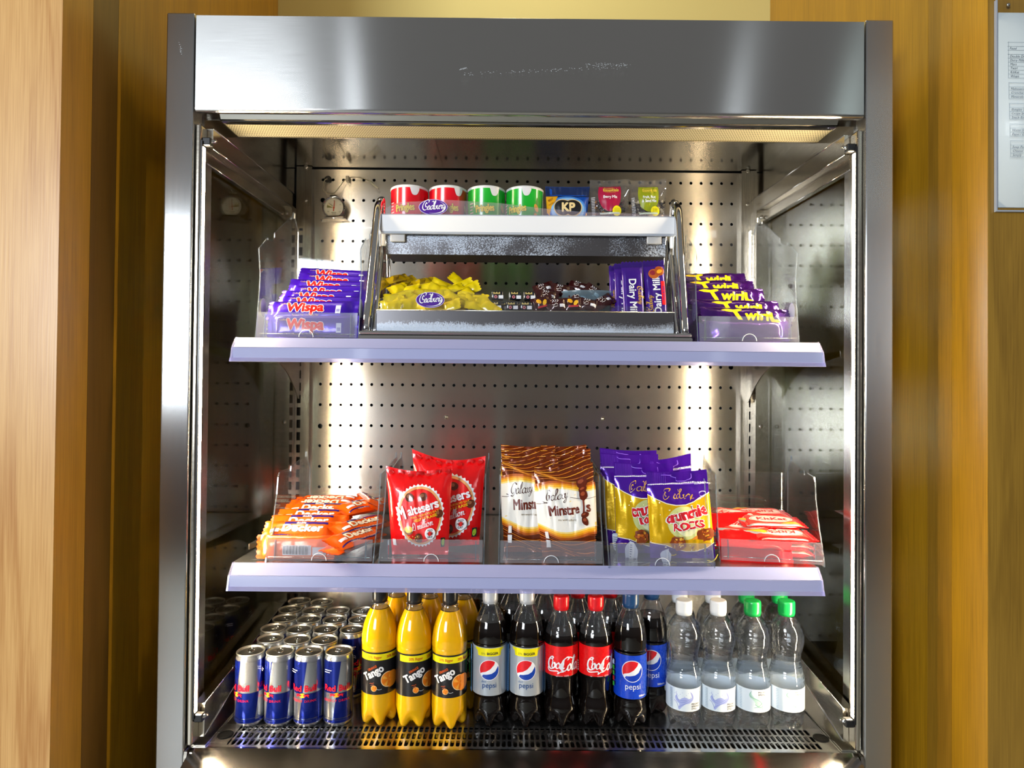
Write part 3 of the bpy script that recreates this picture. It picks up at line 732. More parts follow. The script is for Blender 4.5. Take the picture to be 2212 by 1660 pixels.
# ------------------------------------------------------------------ clear trays
SM = [(.000, 0), (.002, .008), (.010, .026), (.026, .055), (.037, .079), (.048, .110), (.053, .140), (.059, .148), (.100, .150), (.117, .1425), (.119, .152), (.176, .160), (.205, .162), (.2055, .172), (.211, .172), (.214, .160), (.234, .135), (.234, 0)]
TL_ = [(.000, 0), (.003, .010), (.009, .045), (.016, .090), (.018, .120), (.011, .163), (.050, .192), (.052, .188), (.083, .200), (.083, .209), (.169, .263), (.169, .258), (.176, .262), (.184, .277), (.190, .277), (.192, .268), (.213, .246), (.216, 0)]
def tray(label, x, y, z, w, prof, lip, back, rot=0, group='clear acrylic product trays'):
    t = thing('acrylic_tray', label, 'tray', (x, y, z), (0, 0, rot)); d = prof[-1][0]; h = w/2
    b = MB(); b.box(-h+.0025, h-.0025, .006, d, .0005, .003, ACR); b.build('tray_floor', t)
    for s in (-1, 1):
        b = MB(); X0, X1 = sorted((s*h, s*(h-.0022))); b.prism(prof, 'X', X0, X1, ACR, ACE); b.build('side_panel', t)
    b = MB(); b.prism([(d-.0025, .003), (d-.0003, .003), (d-.0003, back), (d-.0025, back)], 'X', -h+.0025, h-.0025, ACE, ACR); b.build('back_panel', t)
    # front lip, with a thumb notch ring
    b = MB(); b.prism([(-.0010, .004), (.0012, .004), (.0062, lip), (.0040, lip)], 'X', -h+.003, h-.003, ACE, ACB)
    for s in (-1, 1):
        X0, X1 = sorted((s*(h-.016), s*(h-.0145))); b.prism([(.0012, .006), (.012, .006), (.010, lip-.002), (.0055, lip-.002)], 'X', X0, X1, ACE)
    ring = [(.0125*cos(a_), -.0022, .005+.0125*sin(a_)) for a_ in [pi*i/14 for i in range(15)]]
    b.tube(ring, .0007, pbr('ring_gloss', (.75, .78, .85), .1, 0, 1), 6)
    b.tube([(-h+.006, -.0018, .0105), (h-.006, -.0018, .0105)], .0005, ACE, 5)
    b.build('front_lip', t)
    return t
tA = tray('tall clear tray holding the purple and red chocolate bars on the upper shelf', -.3885, .033, 1.387, .183, TL_, .049, .256)
tB = tray('tall clear tray holding the purple and yellow twisted bars on the upper shelf', .3905, .033, 1.387, .181, TL_, .049, .256)
t1 = tray('clear tray of orange bars at the left end of the lower shelf', -.3565, .018, 1.0, .188, SM, .040, .133)
t2 = tray('clear tray holding the two red chocolate pouches', -.1630, .018, 1.0, .183, SM, .041, .133)
t3 = tray('clear tray holding the brown and white pouches, middle of the lower shelf', .0440, .015, 1.0, .183, SM, .041, .133)
t4 = tray('clear tray holding the purple topped yellow pouches', .2330, .005, 1.0, .184, SM, .041, .133, .03)
t5 = tray('clear tray of red wafer bars at the right end of the lower shelf', .4325, .034, 1.0, .176, SM, .040, .133, -.165)
PUR = ink('4b1e8f', .2, .6); WHT = ink('f2f2f6', .3, .4)
def oval_logo(b, fn, w, h, purple=PUR):
    a = Art(); a.ell(0, 0, w/2, h/2, ink('c9b8ee'), 40); a.ell(0, 0, w/2*.965, h/2*.94, purple, 40)
    a.stroke([(w*.36*cos(k)*1.18, h*.40*sin(k)) for k in [-1.9, -1.4, -.9, -.4, .1, .6, 1.0]], h*.05, WHT, 4, taper=True)
    a.script('Cadbury'[0], -w*.30, -h*.16, h*.62, WHT, .10, 0, .2, 'C', sx=.9)
    a.script('adbury', w*.10, -h*.12, h*.52, WHT, .11, .08, .2, 'C', sx=.9)
    a.apply(b, fn, .02)
for tr_, s, c in ((tA, 1, 0), (tB, -1, 1), (tB, 1, 0), (tA, -1, 0), (t1, -1, 0), (t5, -1, 1)):
    b = MB(); X = s*(.0915-.0027)
    hh = .072 if tr_ in (tA, tB) else .05
    cy = .03; M_ = pbr('sticker_back', (.72, .75, .80), .4)
    n = 26; vs = [(X-s*.0006, cy+.013*cos(2*pi*i/n), hh-.012+.017*sin(2*pi*i/n)) for i in range(n)]
    b.add(vs, [list(range(n))], PUR if c else M_)
    if c:
        a = Art(); a.script('C', 0, -.004, .012, WHT, .13, 0, .2, 'C'); a.apply(b, (lambda X, cy, hh: (lambda u, v: Vector((X-s*.0006, cy-s*u*-1 if s > 0 else cy+u, hh-.012+v))))(X, cy, hh), .1)
    b.build('round_sticker', tr_)

# ------------------------------------------------------------------ display rack on the upper shelf
def frosty(low=None):
    m, t, bb = nodes('frosted_metal' if low is None else 'frost_edged_metal'); L = t.links; bb.inputs['Metallic'].default_value = .85; bb.inputs['Roughness'].default_value = .35
    tcn = t.nodes.new('ShaderNodeTexCoord'); n = t.nodes.new('ShaderNodeTexNoise'); n.inputs['Scale'].default_value = 420; n.inputs['Detail'].default_value = 3
    n2 = t.nodes.new('ShaderNodeTexNoise'); n2.inputs['Scale'].default_value = 12
    L.new(tcn.outputs['Object'], n.inputs[0]); L.new(tcn.outputs['Object'], n2.inputs[0])
    k = mth(t, 'MULTIPLY', n.outputs[0], mth(t, 'MULTIPLY', n2.outputs[0], 2)); r = t.nodes.new('ShaderNodeMapRange'); r.inputs[1].default_value = .42; r.inputs[2].default_value = .75
    if low is not None:
        sp = t.nodes.new('ShaderNodeSeparateXYZ'); L.new(tcn.outputs['Object'], sp.inputs[0])
        k = mth(t, 'ADD', mth(t, 'MULTIPLY', k, .55), mth(t, 'MULTIPLY', mth(t, 'SUBTRACT', low, sp.outputs[2]), 26))
    L.new(k, r.inputs[0]); mx = t.nodes.new('ShaderNodeMix'); mx.data_type = 'RGBA'; mx.inputs[6].default_value = (.16, .155, .165, 1); mx.inputs[7].default_value = (.55, .62, .72, 1)
    L.new(r.outputs[0], mx.inputs[0]); L.new(mx.outputs[2], bb.inputs['Base Color'])
    ro = t.nodes.new('ShaderNodeMapRange'); ro.inputs[3].default_value = .28; ro.inputs[4].default_value = .8; L.new(r.outputs[0], ro.inputs[0]); L.new(ro.outputs[0], bb.inputs['Roughness'])
    return m
FROST = frosty(); FROST2 = frosty(.040); GALV = steel('dull_tray_metal', (.22, .22, .25), .32, .2, (0, 0, 1), (4, 4, 60), 1.0, smudge=.25)
R_ = thing('display_rack', 'chrome two-tier countertop rack standing in the middle of the upper shelf', 'rack', (0, 0, 1.387))
b = MB(); b.bbox(-.297, .290, .026, .045, .0005, .0095, CHROME, .003); b.bbox(-.297, .290, .030, .050, .0095, .018, CHROME, .004)
b.box(-.297, .290, .045, .23, .0005, .004, GALV); b.build('base_rail', R_)
def post(xb, xt, y0, y1, y2, zt, r, name='frame_tube'):
    b = MB(); pts = [(xb, y0, .019), (xb+(xt-xb)*.5, y0+(y1-y0)*.5, zt*.5), (xb+(xt-xb)*.95, y1-.006, zt-.03), (xt, y1+.004, zt-.008), (xt, y1+.018, zt), (xt, y1+.034, zt-.012), (xb, y2, .019)]
    b.tube(pts, r, CHROME, 12, 5); b.lathe([(r*1.5, 0), (r*1.5, .004), (r, .006)], CHROME, 14)
    n = len(b.v)
    o = b.build(name, R_); 
    return o
def post2(xb, xt, y0, y1, y2, zt, r):
    b = MB(); pts = [(xb, y0, .012), (xb+(xt-xb)*.5, y0+(y1-y0)*.5, zt*.5), (xb+(xt-xb)*.95, y1-.006, zt-.03), (xt, y1+.004, zt-.008), (xt, y1+.018, zt), (xt, y1+.034, zt-.012), (xb, y2, .006)]
    b.tube(pts, r, CHROME, 12, 5); b.tube([(xb, y0-.0005, .012), (xb, y0, .017)], r*1.35, CHROME, 12)
    b.build('frame_tube', R_)
post2(-.289, -.2835, .050, .118, .20, .272, .0075); post2(.283, .2865, .050, .118, .20, .272, .0075)
post2(-.2745, -.2795, .056, .150, .215, .235, .0045); post2(.2695, .2780, .056, .150, .215, .235, .0045)
# lower trough
b = MB(); b.box(-.269, .262, .046, .0475, .0185, .056, FROST2); b.box(-.269, .262, .0475, .21, .0185, .020, GALV)
b.box(-.2695, -.268, .046, .21, .0185, .05, GALV); b.box(.261, .2625, .046, .21, .0185, .05, GALV); b.tube([(-.269, .0465, .056), (.262, .0465, .056)], .0012, SCREW, 6)
b.build('lower_trough', R_)
b = MB(); b.prism([(.208, .02), (.2095, .02), (.2095, .095), (.208, .095)], 'X', -.268, .262, ACE, thin('trough_back', (.75, .75, .75), 1.2, .1, .05, (.3, .3, .32)))
b.build('trough_back', R_)
# upper tray
b = MB(); b.prism([(.1300, .174), (.1315, .174), (.1275, .243), (.1260, .243)], 'X', -.270, .266, FROST); b.box(-.270, .266, .1285, .235, .2125, .2145, GALV)
b.box(-.270, .266, .1315, .20, .174, .1755, GALV)
b.build('upper_tray', R_)
b = MB(); b.bbox(-.2785, .2825, .1135, .1195, .2095, .2475, GREYP, .0022); b.box(-.2745, .2785, .1120, .1136, .2135, .2445, WHITEP); b.build('white_ticket_strip', R_)['label'] = 'white blank ticket strip'
for x in (-.2465, .2425):
    b = MB(); b.bbox(x-.014, x+.014, .1200, .1255, .196, .212, pbr('clip_plastic', (.50, .50, .50), .3), .002); b.build('ticket_clip', R_)
for x in (-.2735, .2765):
    b = MB(); b.bbox(x-.004, x+.004, .1200, .1255, .188, .212, WHITEP, .0015); b.build('strip_end_clip', R_)
GUARD = thin('clear_guard', (.97, .95, .97), 1.2, .05, .09, (.85, .72, .82))
b = MB(); pts = [(-.271, .2475), (-.271, .258), (-.262, .264), (-.245, .271), (-.15, .2765), (-.05, .271), (.03, .262), (.10, .256), (.27, .252), (.27, .2475)]
b.prism(pts, 'Y', .1200, .1212, GUARD, ACE); o = b.build('upper_guard', R_)
b = MB(); oval_logo(b, flatmap((-.179, .1192, .262)), .055, .030); b.build('oval_sticker', o)['label'] = 'purple oval sticker with white script'
b = MB(); GUARD2 = thin('clear_guard2', (.95, .95, .96), 1.0, .05, .015, (.6, .6, .6)); pts = [(-.266, .057), (-.266, .075), (-.22, .092), (-.13, .094), (-.06, .082), (0, .070), (.10, .068), (.258, .066), (.258, .057)]
b.prism(pts, 'Y', .0480, .0492, GUARD2, ACE); o = b.build('lower_guard', R_)
b = MB(); oval_logo(b, flatmap((-.1735, .0472, .0745)), .051, .028); b.build('oval_sticker', o)['label'] = 'purple oval sticker with white script'
for s, x in ((-1, -.2785), (1, .276)):
    b = MB(); b.prism([(.05, .02), (.075, .10), (.125, .235), (.150, .235), (.215, .02)], 'X', x-.0008, x+.0008, ACR, ACE); b.build('clear_side_sheet', R_)

# ------------------------------------------------------------------ thermometer and sensor cable
t = thing('fridge_thermometer', 'round chrome dial thermometer hanging high on the left of the perforated back panel', 'thermometer', (-.458, .428, 1.7375), (0, 0, .0))
b = MB(); Mx = Matrix.Rotation(pi/2, 4, 'X')
prof = [(.001, -.020), (.0270, -.020), (.0275, -.004), (.0275, 0), (.0262, .0022), (.0235, .0008), (.0225, -.003), (.0215, -.005), (.0215, -.0062)]
b.lathe(prof, CHROME, 40, close=False); b.build('case', t, rot=(pi/2, 0, 0))
b = MB(); b.lathe([(.0216, -.001), (.0216, 0)], pbr('dial_face', (.66, .66, .58), .4), 36)
a = Art()
for k in range(9):
    g = radians(-60-30*k+.0) if 0 else radians(-125+ (250/8)*k+90+0)
    a.text(str(-30+10*k) if k % 2 == 0 else '-', .0165*cos(g), .0165*sin(g)-.001, .0042, ink('6d6d5a'))

for k in range(5): a.rect(-.0055+k*.0024, -.0125, -.0038+k*.0024, -.0105, ink('8d8d7a')); a.rect(-.0045+k*.0020, -.0155, -.0030+k*.0020, -.0140, ink('8d8d7a'))

a.poly([(-.001, 0), (-.0165, -.0005), (-.016, .0065)], ink('7a7a4a')); a.poly([(0, .0), (-.0165, .0065), (-.012, .012)], ink('c8c3a6'))
Md = lambda u, v: Vector((u, v, .0)); a.apply(b, Md, .1, h0=.0001); b.build('dial', t, rot=(pi/2, 0, 0), loc=(0, .0045, 0))
b = MB(); a = Art(); a.poly([(-.0012, -.008), (.0012, -.008), (.0009, .018), (-.0003, .018)], ink('b3361f')); a.ell(0, 0, .0022, .0022, ink('d0452a'), 14)
a.apply(b, lambda u, v: Vector((u*cos(.05)+v*.07, v, 0)), .1); b.build('needle', t, rot=(pi/2, 0, 0), loc=(0, .0035, 0))
b = MB(); b.add([(-.022, -.006, -.0265), (.023, -.006, -.0235), (.034, .016, -.0285), (-.034, .016, -.032), (-.014, -.004, -.022), (.015, -.004, -.0205)], [(0, 1, 2, 3), (0, 4, 5, 1)], CHROME)
b.tube([(-.030, -.004, -.0315), (-.01, -.008, -.029), (.015, -.008, -.027), (.032, -.002, -.0265)], .0012, CHROME, 8, 5)
b.build('stand', t); b = MB(); b.box(-.008, .008, -.001, .004, .0265, .0300, CHROME); b.build('hanging_loop', t)
c = thing('sensor_cable', 'thin grey sensor cable looping from a black grommet above the dial thermometer', 'cable', (-.479, .4545, 1.8131))
CB = pbr('cable_grey', (.33, .30, .22), .45)
b = MB(); b.tube([(0, -.006, 0), (-.005, -.013, -.006), (-.009, -.010, -.018), (-.007, -.014, -.031), (.006, -.022, -.041), (.018, -.024, -.043), (.024, -.020, -.036), (.033, -.014, -.020), (.041, -.010, -.006), (.049, -.008, .0015), (.062, -.008, .004), (.078, -.008, .003), (.094, -.009, -.0015), (.104, -.010, -.006)], .0010, CB, 8, 6); b.build('cable', c)
b = MB(); b.lathe([(.0085, 0), (.0085, .003), (.0045, .0035), (.004, .001)], BLACKP, 22); b.build('grommet', c, (0, 0, 0), (pi/2, 0, 0))
b = MB(); b.bbox(.046, .053, -.014, -.0005, -.008, .006, pbr('clip_grey', (.40, .38, .32), .4), .001); b.build('cable_clip', c)
b = MB(); b.tube([(.103, -.010, -.005), (.124, -.012, -.024)], .0022, pbr('probe_grey', (.45, .45, .38), .4), 10); b.build('probe_tip', c)
# ------------------------------------------------------------------ drinks
ZD = .6843
def pbody(H, R, base=5, prof=None, depth=.011, n=60):
    """petal-footed bottle outline as lathe points + foot function"""
    def fn(r, z, th):
        if z > .034 or not base: return r, z
        c = .5-.5*cos(base*th); k = max(0, 1-z/.034)
        return r*(1-.34*c*k**1.5), z+depth*c*(1-z/.034)*(r/R)**.5
    return fn
SILV = pbr('can_silver', (.60, .62, .65), .22, .9, .3)
BLUE = pbr('can_blue', (.006, .022, .30), .18, .75, .6)
ALU = steel('can_aluminium', (.85, .83, .78), .38, .0, (1, 0, 0), (30, 30, 2), .4)
RED = ink('e0112b', .25, .5); SUNY = ink('f2b21c', .25, .5)
def bull(a, x, y, s, f, m):
    P = [(-1, .1), (-.8, .5), (-.3, .62), (.1, .5), (.5, .62), (.8, .35), (1.05, .5), (.95, .1), (.7, -.1), (.45, .0), (.5, -.35), (.75, -.6), (.5, -.6), (.25, -.15), (-.2, .0), (-.45, -.2), (-.75, -.55), (-1, -.5), (-.7, -.15), (-.8, .05), (-1.25, .35), (-1.3, .55), (-1.15, .3)]
    a.poly([(x+f*p[0]*s, y+p[1]*s) for p in P], m)
def energy_can():
    R = .0264; t = thing('energy_drink_can', 'x', 'can', (0, 0, ZD))
    b = MB(); prof = [(.0205, 0), (.0225, .0012), (.0262, .007), (R, .010), (R, .117), (.0258, .121), (.0242, .1262), (.0238, .1275)]
    b.lathe(prof, SILV, 40, close=True); b.v[-40:] = b.v[-40:]
    a = Art(); C4 = 2*pi*R/4
    for q in range(4):
        u = (q-2)*C4; up = q % 2 == 1
        sl = lambda z: (z-.062)*.13
        if up: a.poly([(u+sl(.063), .063), (u+C4+sl(.063), .063), (u+C4+sl(.120), .120), (u+sl(.120), .120)], BLUE)
        else: a.poly([(u+sl(.009), .009), (u+C4+sl(.009), .009), (u+C4+sl(.063), .063), (u+sl(.063), .063)], BLUE)
    a.rect(-2*C4, .0095, 2*C4, .0135, BLUE); a.rect(-2*C4, .0168, 2*C4, .0178, ink('9aa4b4', .2, .5, 1))
    for u in (0, -2*C4, 2*C4):
        a.ell(u, .0600, .0050, .0042, SUNY, 24); bull(a, u-.0068, .0592, .0052, 1, RED); bull(a, u+.0068, .0592, .0052, -1, RED)
        a.text('Red Bull', u, .0672, .0150, RED, bold=.028, sx=.98)
        a.text('ENERGY DRINK', u, .0478, .0062, RED, space=1.15)
        for k in range(22): a.rect(u-.016+k*.0015, .0145, u-.0155+k*.0015, .0162, ink('2a3148'))
        [a.rect(u-.020+k*.0026, .105-.0035*j, u-.0180+k*.0026, .1063-.0035*j, WHT) for j in (0, 1) for k in range(5-j)]
    a.apply(b, lambda u, v: Vector((R*sin(u/R), -R*cos(u/R), v)), .0035, .05, clip=(-2*C4, 0, 2*C4, .2))
    b.build('can_body', t)
    b = MB(); b.lathe([(.0238, .1275), (.0250, .1290), (.0252, .1305), (.0244, .1312), (.0236, .1300), (.0226, .1268), (.0214, .1262)], ALU, 40, close=False); b.lathe([(.0214, .1262), (.0210, .1275), (.0050, .1275), (.001, .1272)], ALU, 40, close=False)
    b.build('lid', t)
    b = MB(); M_ = Matrix.Rotation(.9, 4, 'Z')
    pts = [(.007*cos(k)*.75, .004+.009*sin(k), .1293) for k in [2*pi*i/16 for i in range(17)]]
    b.tube([M_ @ Vector(p) for p in pts], .0011, CHROME, 6); b.blob((0, 0, .1285), .0032, .0032, .0014, CHROME)
    b.build('pull_tab', t)
    return t
can0 = energy_can(); used0 = False
names = {0: 'front row', 1: 'second row', 2: 'third row', 3: 'fourth row', 4: 'fifth row', 5: 'back row'}
ordn = ['leftmost', 'second from the left', 'third from the left', 'rightmost']
cans = [[(-.506, .100, .62), (-.4515, .100, .50), (-.398, .101, .12), (-.3435, .104, -.12)], [(-.492, .158, 2.4), (-.4385, .154, 3.6), (-.3855, .154, .9)], [(-.5065, .2115, 1.9), (-.453, .2075, .3), (-.3995, .2075, 2.8), (-.345, .2075, -.75)],
        [(-.5035, .2655, 3), (-.450, .261, 1), (-.396, .261, 2), (-.342, .2615, .4)], [(-.511, .320, 0), (-.4575, .3145, 2), (-.404, .3145, 3.3), (-.3485, .315, 1)], [(-.5095, .3745, 1), (-.456, .368, 2.2)]]
for i, row in enumerate(cans):
    for j, (x, y, a_) in enumerate(row):
        lab = 'blue and silver energy drink can, %s in the %s' % (ordn[j] if j < len(row)-1 else 'rightmost', names[i])
        if i == 0 and j == 0: can0.location = (x, y, ZD); can0.rotation_euler = (0, 0, a_*-1); can0['label'] = lab; can0['group'] = 'energy drink cans in rows'
        else: dup(can0, (x, y, ZD), (0, 0, -a_), lab, 'energy drink cans in rows')

CLEAR = thin('bottle_plastic', (.93, .94, .95), 2.2, .04, .02, (.8, .85, .9), bump=.35, bscale=60)
def liquid(name, col, rough=.07, bump=.3, bs=60, sss=0, coat=.6): return pbr(name, col, rough, 0, coat, bump=bump, bscale=bs, sss=sss)
COLA = liquid('cola_in_bottle', (.004, .0025, .002)); ORNG = liquid('orange_drink', (.82, .43, .002), .12, .25, 45, .12)
ORN2 = liquid('orange_drink_low', (.80, .56, .03), .12, .2, 45, .1)
RIBW = lambda z, a, w: a*sin(z*w)
def bottle(name, cat, R, prof, fill, liq, cap, capz, capr, labz=None, labmat=None, art=None, rough=None, foot=5, capart=None, ribs=None, clear=CLEAR, captop=None, ncap=40, shell=None):
    t = thing(name, 'x', cat, (0, 0, ZD)); b = MB(); n = 60
    P = []
    for i in range(len(prof)-1):
        (r0, z0), (r1, z1) = prof[i], prof[i+1]; k = max(1, int((z1-z0)/.0028))
        for j in range(k): P.append((r0+(r1-r0)*j/k, z0+(z1-z0)*j/k))
    P.append(prof[-1])
    sm = lambda q: q
    if ribs: P = [(r*(1+ribs(z)), z) for r, z in P]
    fn = pbody(0, R, foot)
    b.lathe(P, liq, n, fn, matf=(lambda z: liq if z < fill else clear) if shell is None else (lambda z: shell))
    if shell is None:
        rf = next(r for r, z in P if z >= fill); b.add([(rf*.985*sin(k), -rf*.985*cos(k), fill-.0008) for k in [2*pi*i/40 for i in range(40)]], [list(range(40))], liq)
    b.build('bottle_body', t)
    if labz:
        z0, z1, lr = labz; b = MB(); b.lathe([(lr, z0), (lr, z1)], labmat, 56, close=False)
        if art: art.apply(b, lambda u, v: Vector((lr*sin(u/lr), -lr*cos(u/lr), v)), .004, .05, h0=.0002, clip=(-pi*lr, z0, pi*lr, z1))
        b.build('label_wrap', t)
    c0, c1 = capz; b = MB(); g = lambda r, z, th: (r*(1+(.012*cos(ncap*th) if c0+.002 < z < c1-.003 else 0)), z)
    b.lathe([(capr*.93, c0-.004), (capr*.95, c0-.0005), (capr, c0), (capr, c0+.004), (capr*1.0, c1-.004), (capr*.985, c1-.0018), (capr*.93, c1-.0004), (capr*.85, c1)], cap, ncap*2, g)
    if capart: capart.apply(b, lambda u, v: Vector((u, v, c1)), .1, h0=.0003)
    b.lathe([(capr*.9, c0-.0045), (capr*1.10, c0-.0052), (capr*1.10, c0-.0062), (capr*.8, c0-.007)], clear, 36, close=False)
    b.build('cap', t)
    return t
def smoothprof(pts, k=4): return crom(pts, k)

# orange drink
LBK = pbr('label_black', (.010, .009, .010), .3, 0, .35); YB = ink('f6e60a', .3, .3); ORD = ink('d85a10', .3, .3); ORG = ink('f28a1a', .3, .3); OR2 = ink('f7a93a', .3, .3)
a = Art(); R_t = .0326
a.rect(-.085, .122, .085, .1335, YB)
for u in (-.053, -.018, .017, .052): a.text('20% Bigger', u, .1255, .0066, ORD, bold=.02, sx=.9)
def slice_(a, x, y, r):
    a.ell(x, y, r, r*1.05, ink('f6d9a8'), 30); a.ell(x, y, r*.91, r*.96, ORG, 30)
    for k in range(8):
        g = k*pi/4+.3; a.poly([(x+r*.1*cos(g), y+r*.1*sin(g)), (x+r*.8*cos(g-.28), y+r*.85*sin(g-.28)), (x+r*.86*cos(g), y+r*.9*sin(g)), (x+r*.8*cos(g+.28), y+r*.85*sin(g+.28))], OR2 if k % 2 else ink('ee7d12'))
def tango(a, u):
    a.text('Tango', u-.003, .094, .0190, ink('f4f0ec'), bold=.04, rot=.52, sx=.86, sy=1.0, outline=(ink('1a1012'), .02))
    a.text('ORANGE', u-.006, .1065, .0060, ORD, bold=.02, rot=.5, sx=.75)
    slice_(a, u+.022, .0865, .0135)
    a.poly([(u+.022, .1), (u+.0335, .1005), (u+.040, .094), (u+.0395, .080), (u+.032, .073), (u+.022, .0725), (u+.026, .086)], ink('f08a14'), 4)
    slice_(a, u-.003, .0725, .0052); a.stroke([(u+.002, .0715), (u+.006, .0705), (u+.010, .0715)], .0005, WHT)
    a.stroke([(u-.010, .0815), (u-.008, .0825), (u-.006, .0822), (u-.003, .0835)], .0007, ORD); a.stroke([(u-.008, .0785), (u-.006, .0795), (u-.003, .0800)], .0007, ORD)
for u in (-.050, .052): tango(a, u)
a.rect(-.005, .068, .0015, .119, ink('2b3a20'))
for k in range(14): a.rect(-.0045, .070+k*.0034, .001, .0715+k*.0034, ink('a8b82a') if k % 3 else ink('5ea83a'))
prT = [(.026, 0)]+smoothprof([(.0305, .004), (.0328, .014), (.0326, .030), (.0322, .057), (.0322, .136), (.0328, .145), (.0325, .160), (.0295, .178), (.0235, .196), (.0170, .209), (.0132, .2165), (.0128, .222)], 2)
CAPK = pbr('cap_black', (.010, .010, .011), .3, 0, .3, bump=.2)
cA = Art(); cA.stroke([(.006*cos(k), .006*sin(k)) for k in [2*pi*i/12 for i in range(13)]], .0008, ink('40464e'), 2)
tg = bottle('orange_drink_bottle', 'bottle', .0326, prT, .2105, ORNG, CAPK, (.2235, .2455), .0142, (.060, .1365, .0328), LBK, a, capart=cA, ncap=30, ribs=lambda z: .006*sin(z*900) if .036 < z < .058 else 0)
def place(src, spots, group, first=None):
    for k, (x, y, rz, lab) in enumerate(spots):
        if k == 0: src.location = (x, y, ZD); src.rotation_euler = (0, 0, rz); src['label'] = lab; src['group'] = group
        else: dup(src, (x, y, ZD), (0, 0, rz), lab, group)
place(tg, [(-.270, .112, 1.55, 'orange drink bottle beside the cans, front row, black cap touching the shelf rail'), (-.2045, .106, 1.78+.1, 'middle orange drink bottle of the three in the front row'), (-.1375, .102, 1.50, 'orange drink bottle of the front row standing next to the silver labelled cola'),
    (-.2500, .178, 0, 'orange drink bottle in the second row behind the leftmost front one'), (-.1840, .171, 1, 'orange drink bottle in the second row behind the middle front one'), (-.1180, .168, 2, 'orange drink bottle in the second row nearest the silver capped colas'),
    (-.2265, .244, 1, 'orange drink bottle in the third row, left one of two'), (-.1600, .237, 1, 'orange drink bottle in the third row, right one of two')], 'orange drink bottles with black caps')

# colas
def globe(a, x, y, r, ring=WHT, red=ink('e3131f', .3, .3), blue=ink('0f3fa6', .3, .3)):
    a.ell(x, y, r*1.07, r*1.07, ring, 40)
    top = [(x+r*cos(k), y+r*sin(k)) for k in [radians(d) for d in range(205, 45, -8)]]
    wave = [(x+r*.50, y+r*.52), (x+r*.12, y+r*.10), (x-r*.35, y-r*.18), (x-r*.80, y-r*.30)]
    a.poly(top+wave, red)
    bot = [(x+r*cos(k), y+r*sin(k)) for k in [radians(d) for d in range(222, 385, 8)]]
    wv = [(x+r*.84, y+r*.2), (x+r*.62, y-r*.16), (x+r*.25, y-r*.38), (x-r*.25, y-r*.47), (x-r*.62, y-r*.50)]
    a.poly(bot+wv, blue)
DPL = pbr('label_silver', (.50, .54, .58), .3, .35, .4); DBL = ink('1d4c8c', .3, .3)
a = Art(); a.rect(-.085, .144, .085, .147, ink('a8b4c4'))
for u in (0, -.102, .102):
    a.poly([(u-.029, .1465), (u+.029, .1465), (u+.0275, .1425), (u+.0235, .1410), (u+.0215, .1320), (u-.0215, .1320), (u-.0235, .1410), (u-.0275, .1425)], ink('f4e400', .3, .3))
    a.text('20%', u-.0115, .1348, .0052, ink('7c7a20')); a.text('BIGGER', u+.006, .1348, .0062, ink('1a1a20'), bold=.03)
    globe(a, u, .1075, .0175); a.text('diet', u-.010, .0845, .0060, ink('5f7fae'), sx=1.0); a.text('pepsi', u, .0755, .0135, DBL, bold=.012, sx=.95)
for s in (-1, 1):
    a.rect(s*.037, .060, s*.050, .1465, ink('4f7fae')) if s > 0 else a.rect(-.050, .060, -.037, .1465, ink('5b86b0'))
for k in range(22): a.rect(.0385, .063+k*.0035, .0485, .0641+k*.0035, ink('c4d4e6'))
a.rect(-.046, .085, -.042, .135, ink('3fae3a'))
prP = [(.024, 0)]+smoothprof([(.0285, .004), (.0312, .014), (.0308, .032), (.0292, .048), (.0310, .059), (.0322, .063), (.0322, .147), (.0318, .150), (.0322, .158), (.0310, .172), (.0265, .190), (.0195, .206), (.0140, .2165), (.0128, .222)], 2)
CAPS = pbr('cap_silver', (.62, .64, .68), .3, .3, .3, bump=.1)
cS = Art(); globe(cS, 0, 0, .0075)
rib = lambda z: .012*sin(z*1100) if .036 < z < .056 or .150 < z < .158 else 0
dp = bottle('diet_cola_bottle', 'bottle', .0312, prP, .190, COLA, CAPS, (.2240, .2455), .0145, (.0605, .1475, .0325), DPL, a, capart=cS, ribs=rib)
place(dp, [(-.0630, .110, .0, 'dark cola bottle with silver cap and grey label, front row, beside the orange drinks'), (.0060, .110, -.06, 'dark cola bottle with silver cap and grey label, front row, beside the red labels'), (-.0850, .240, .5, 'silver capped cola bottle set far back behind the orange drinks, only its shoulder showing'),
     (-.0205, .178, .8, 'silver capped cola bottle in the second row between the two front silver caps')], 'silver labelled cola bottles')
CAPW = pbr('cap_white', (.80, .81, .82), .35, 0, .2, bump=.1)
dw = bottle('white_capped_cola_bottle', 'bottle', .0312, prP, .175, COLA, CAPW, (.2220, .2425), .0150, (.0605, .1475, .0325), DPL, a, ribs=rib)
place(dw, [(.0440, .176, .4, 'dark cola bottle with a ribbed white cap in the second row')], 'white capped cola bottle'); del dw['group']

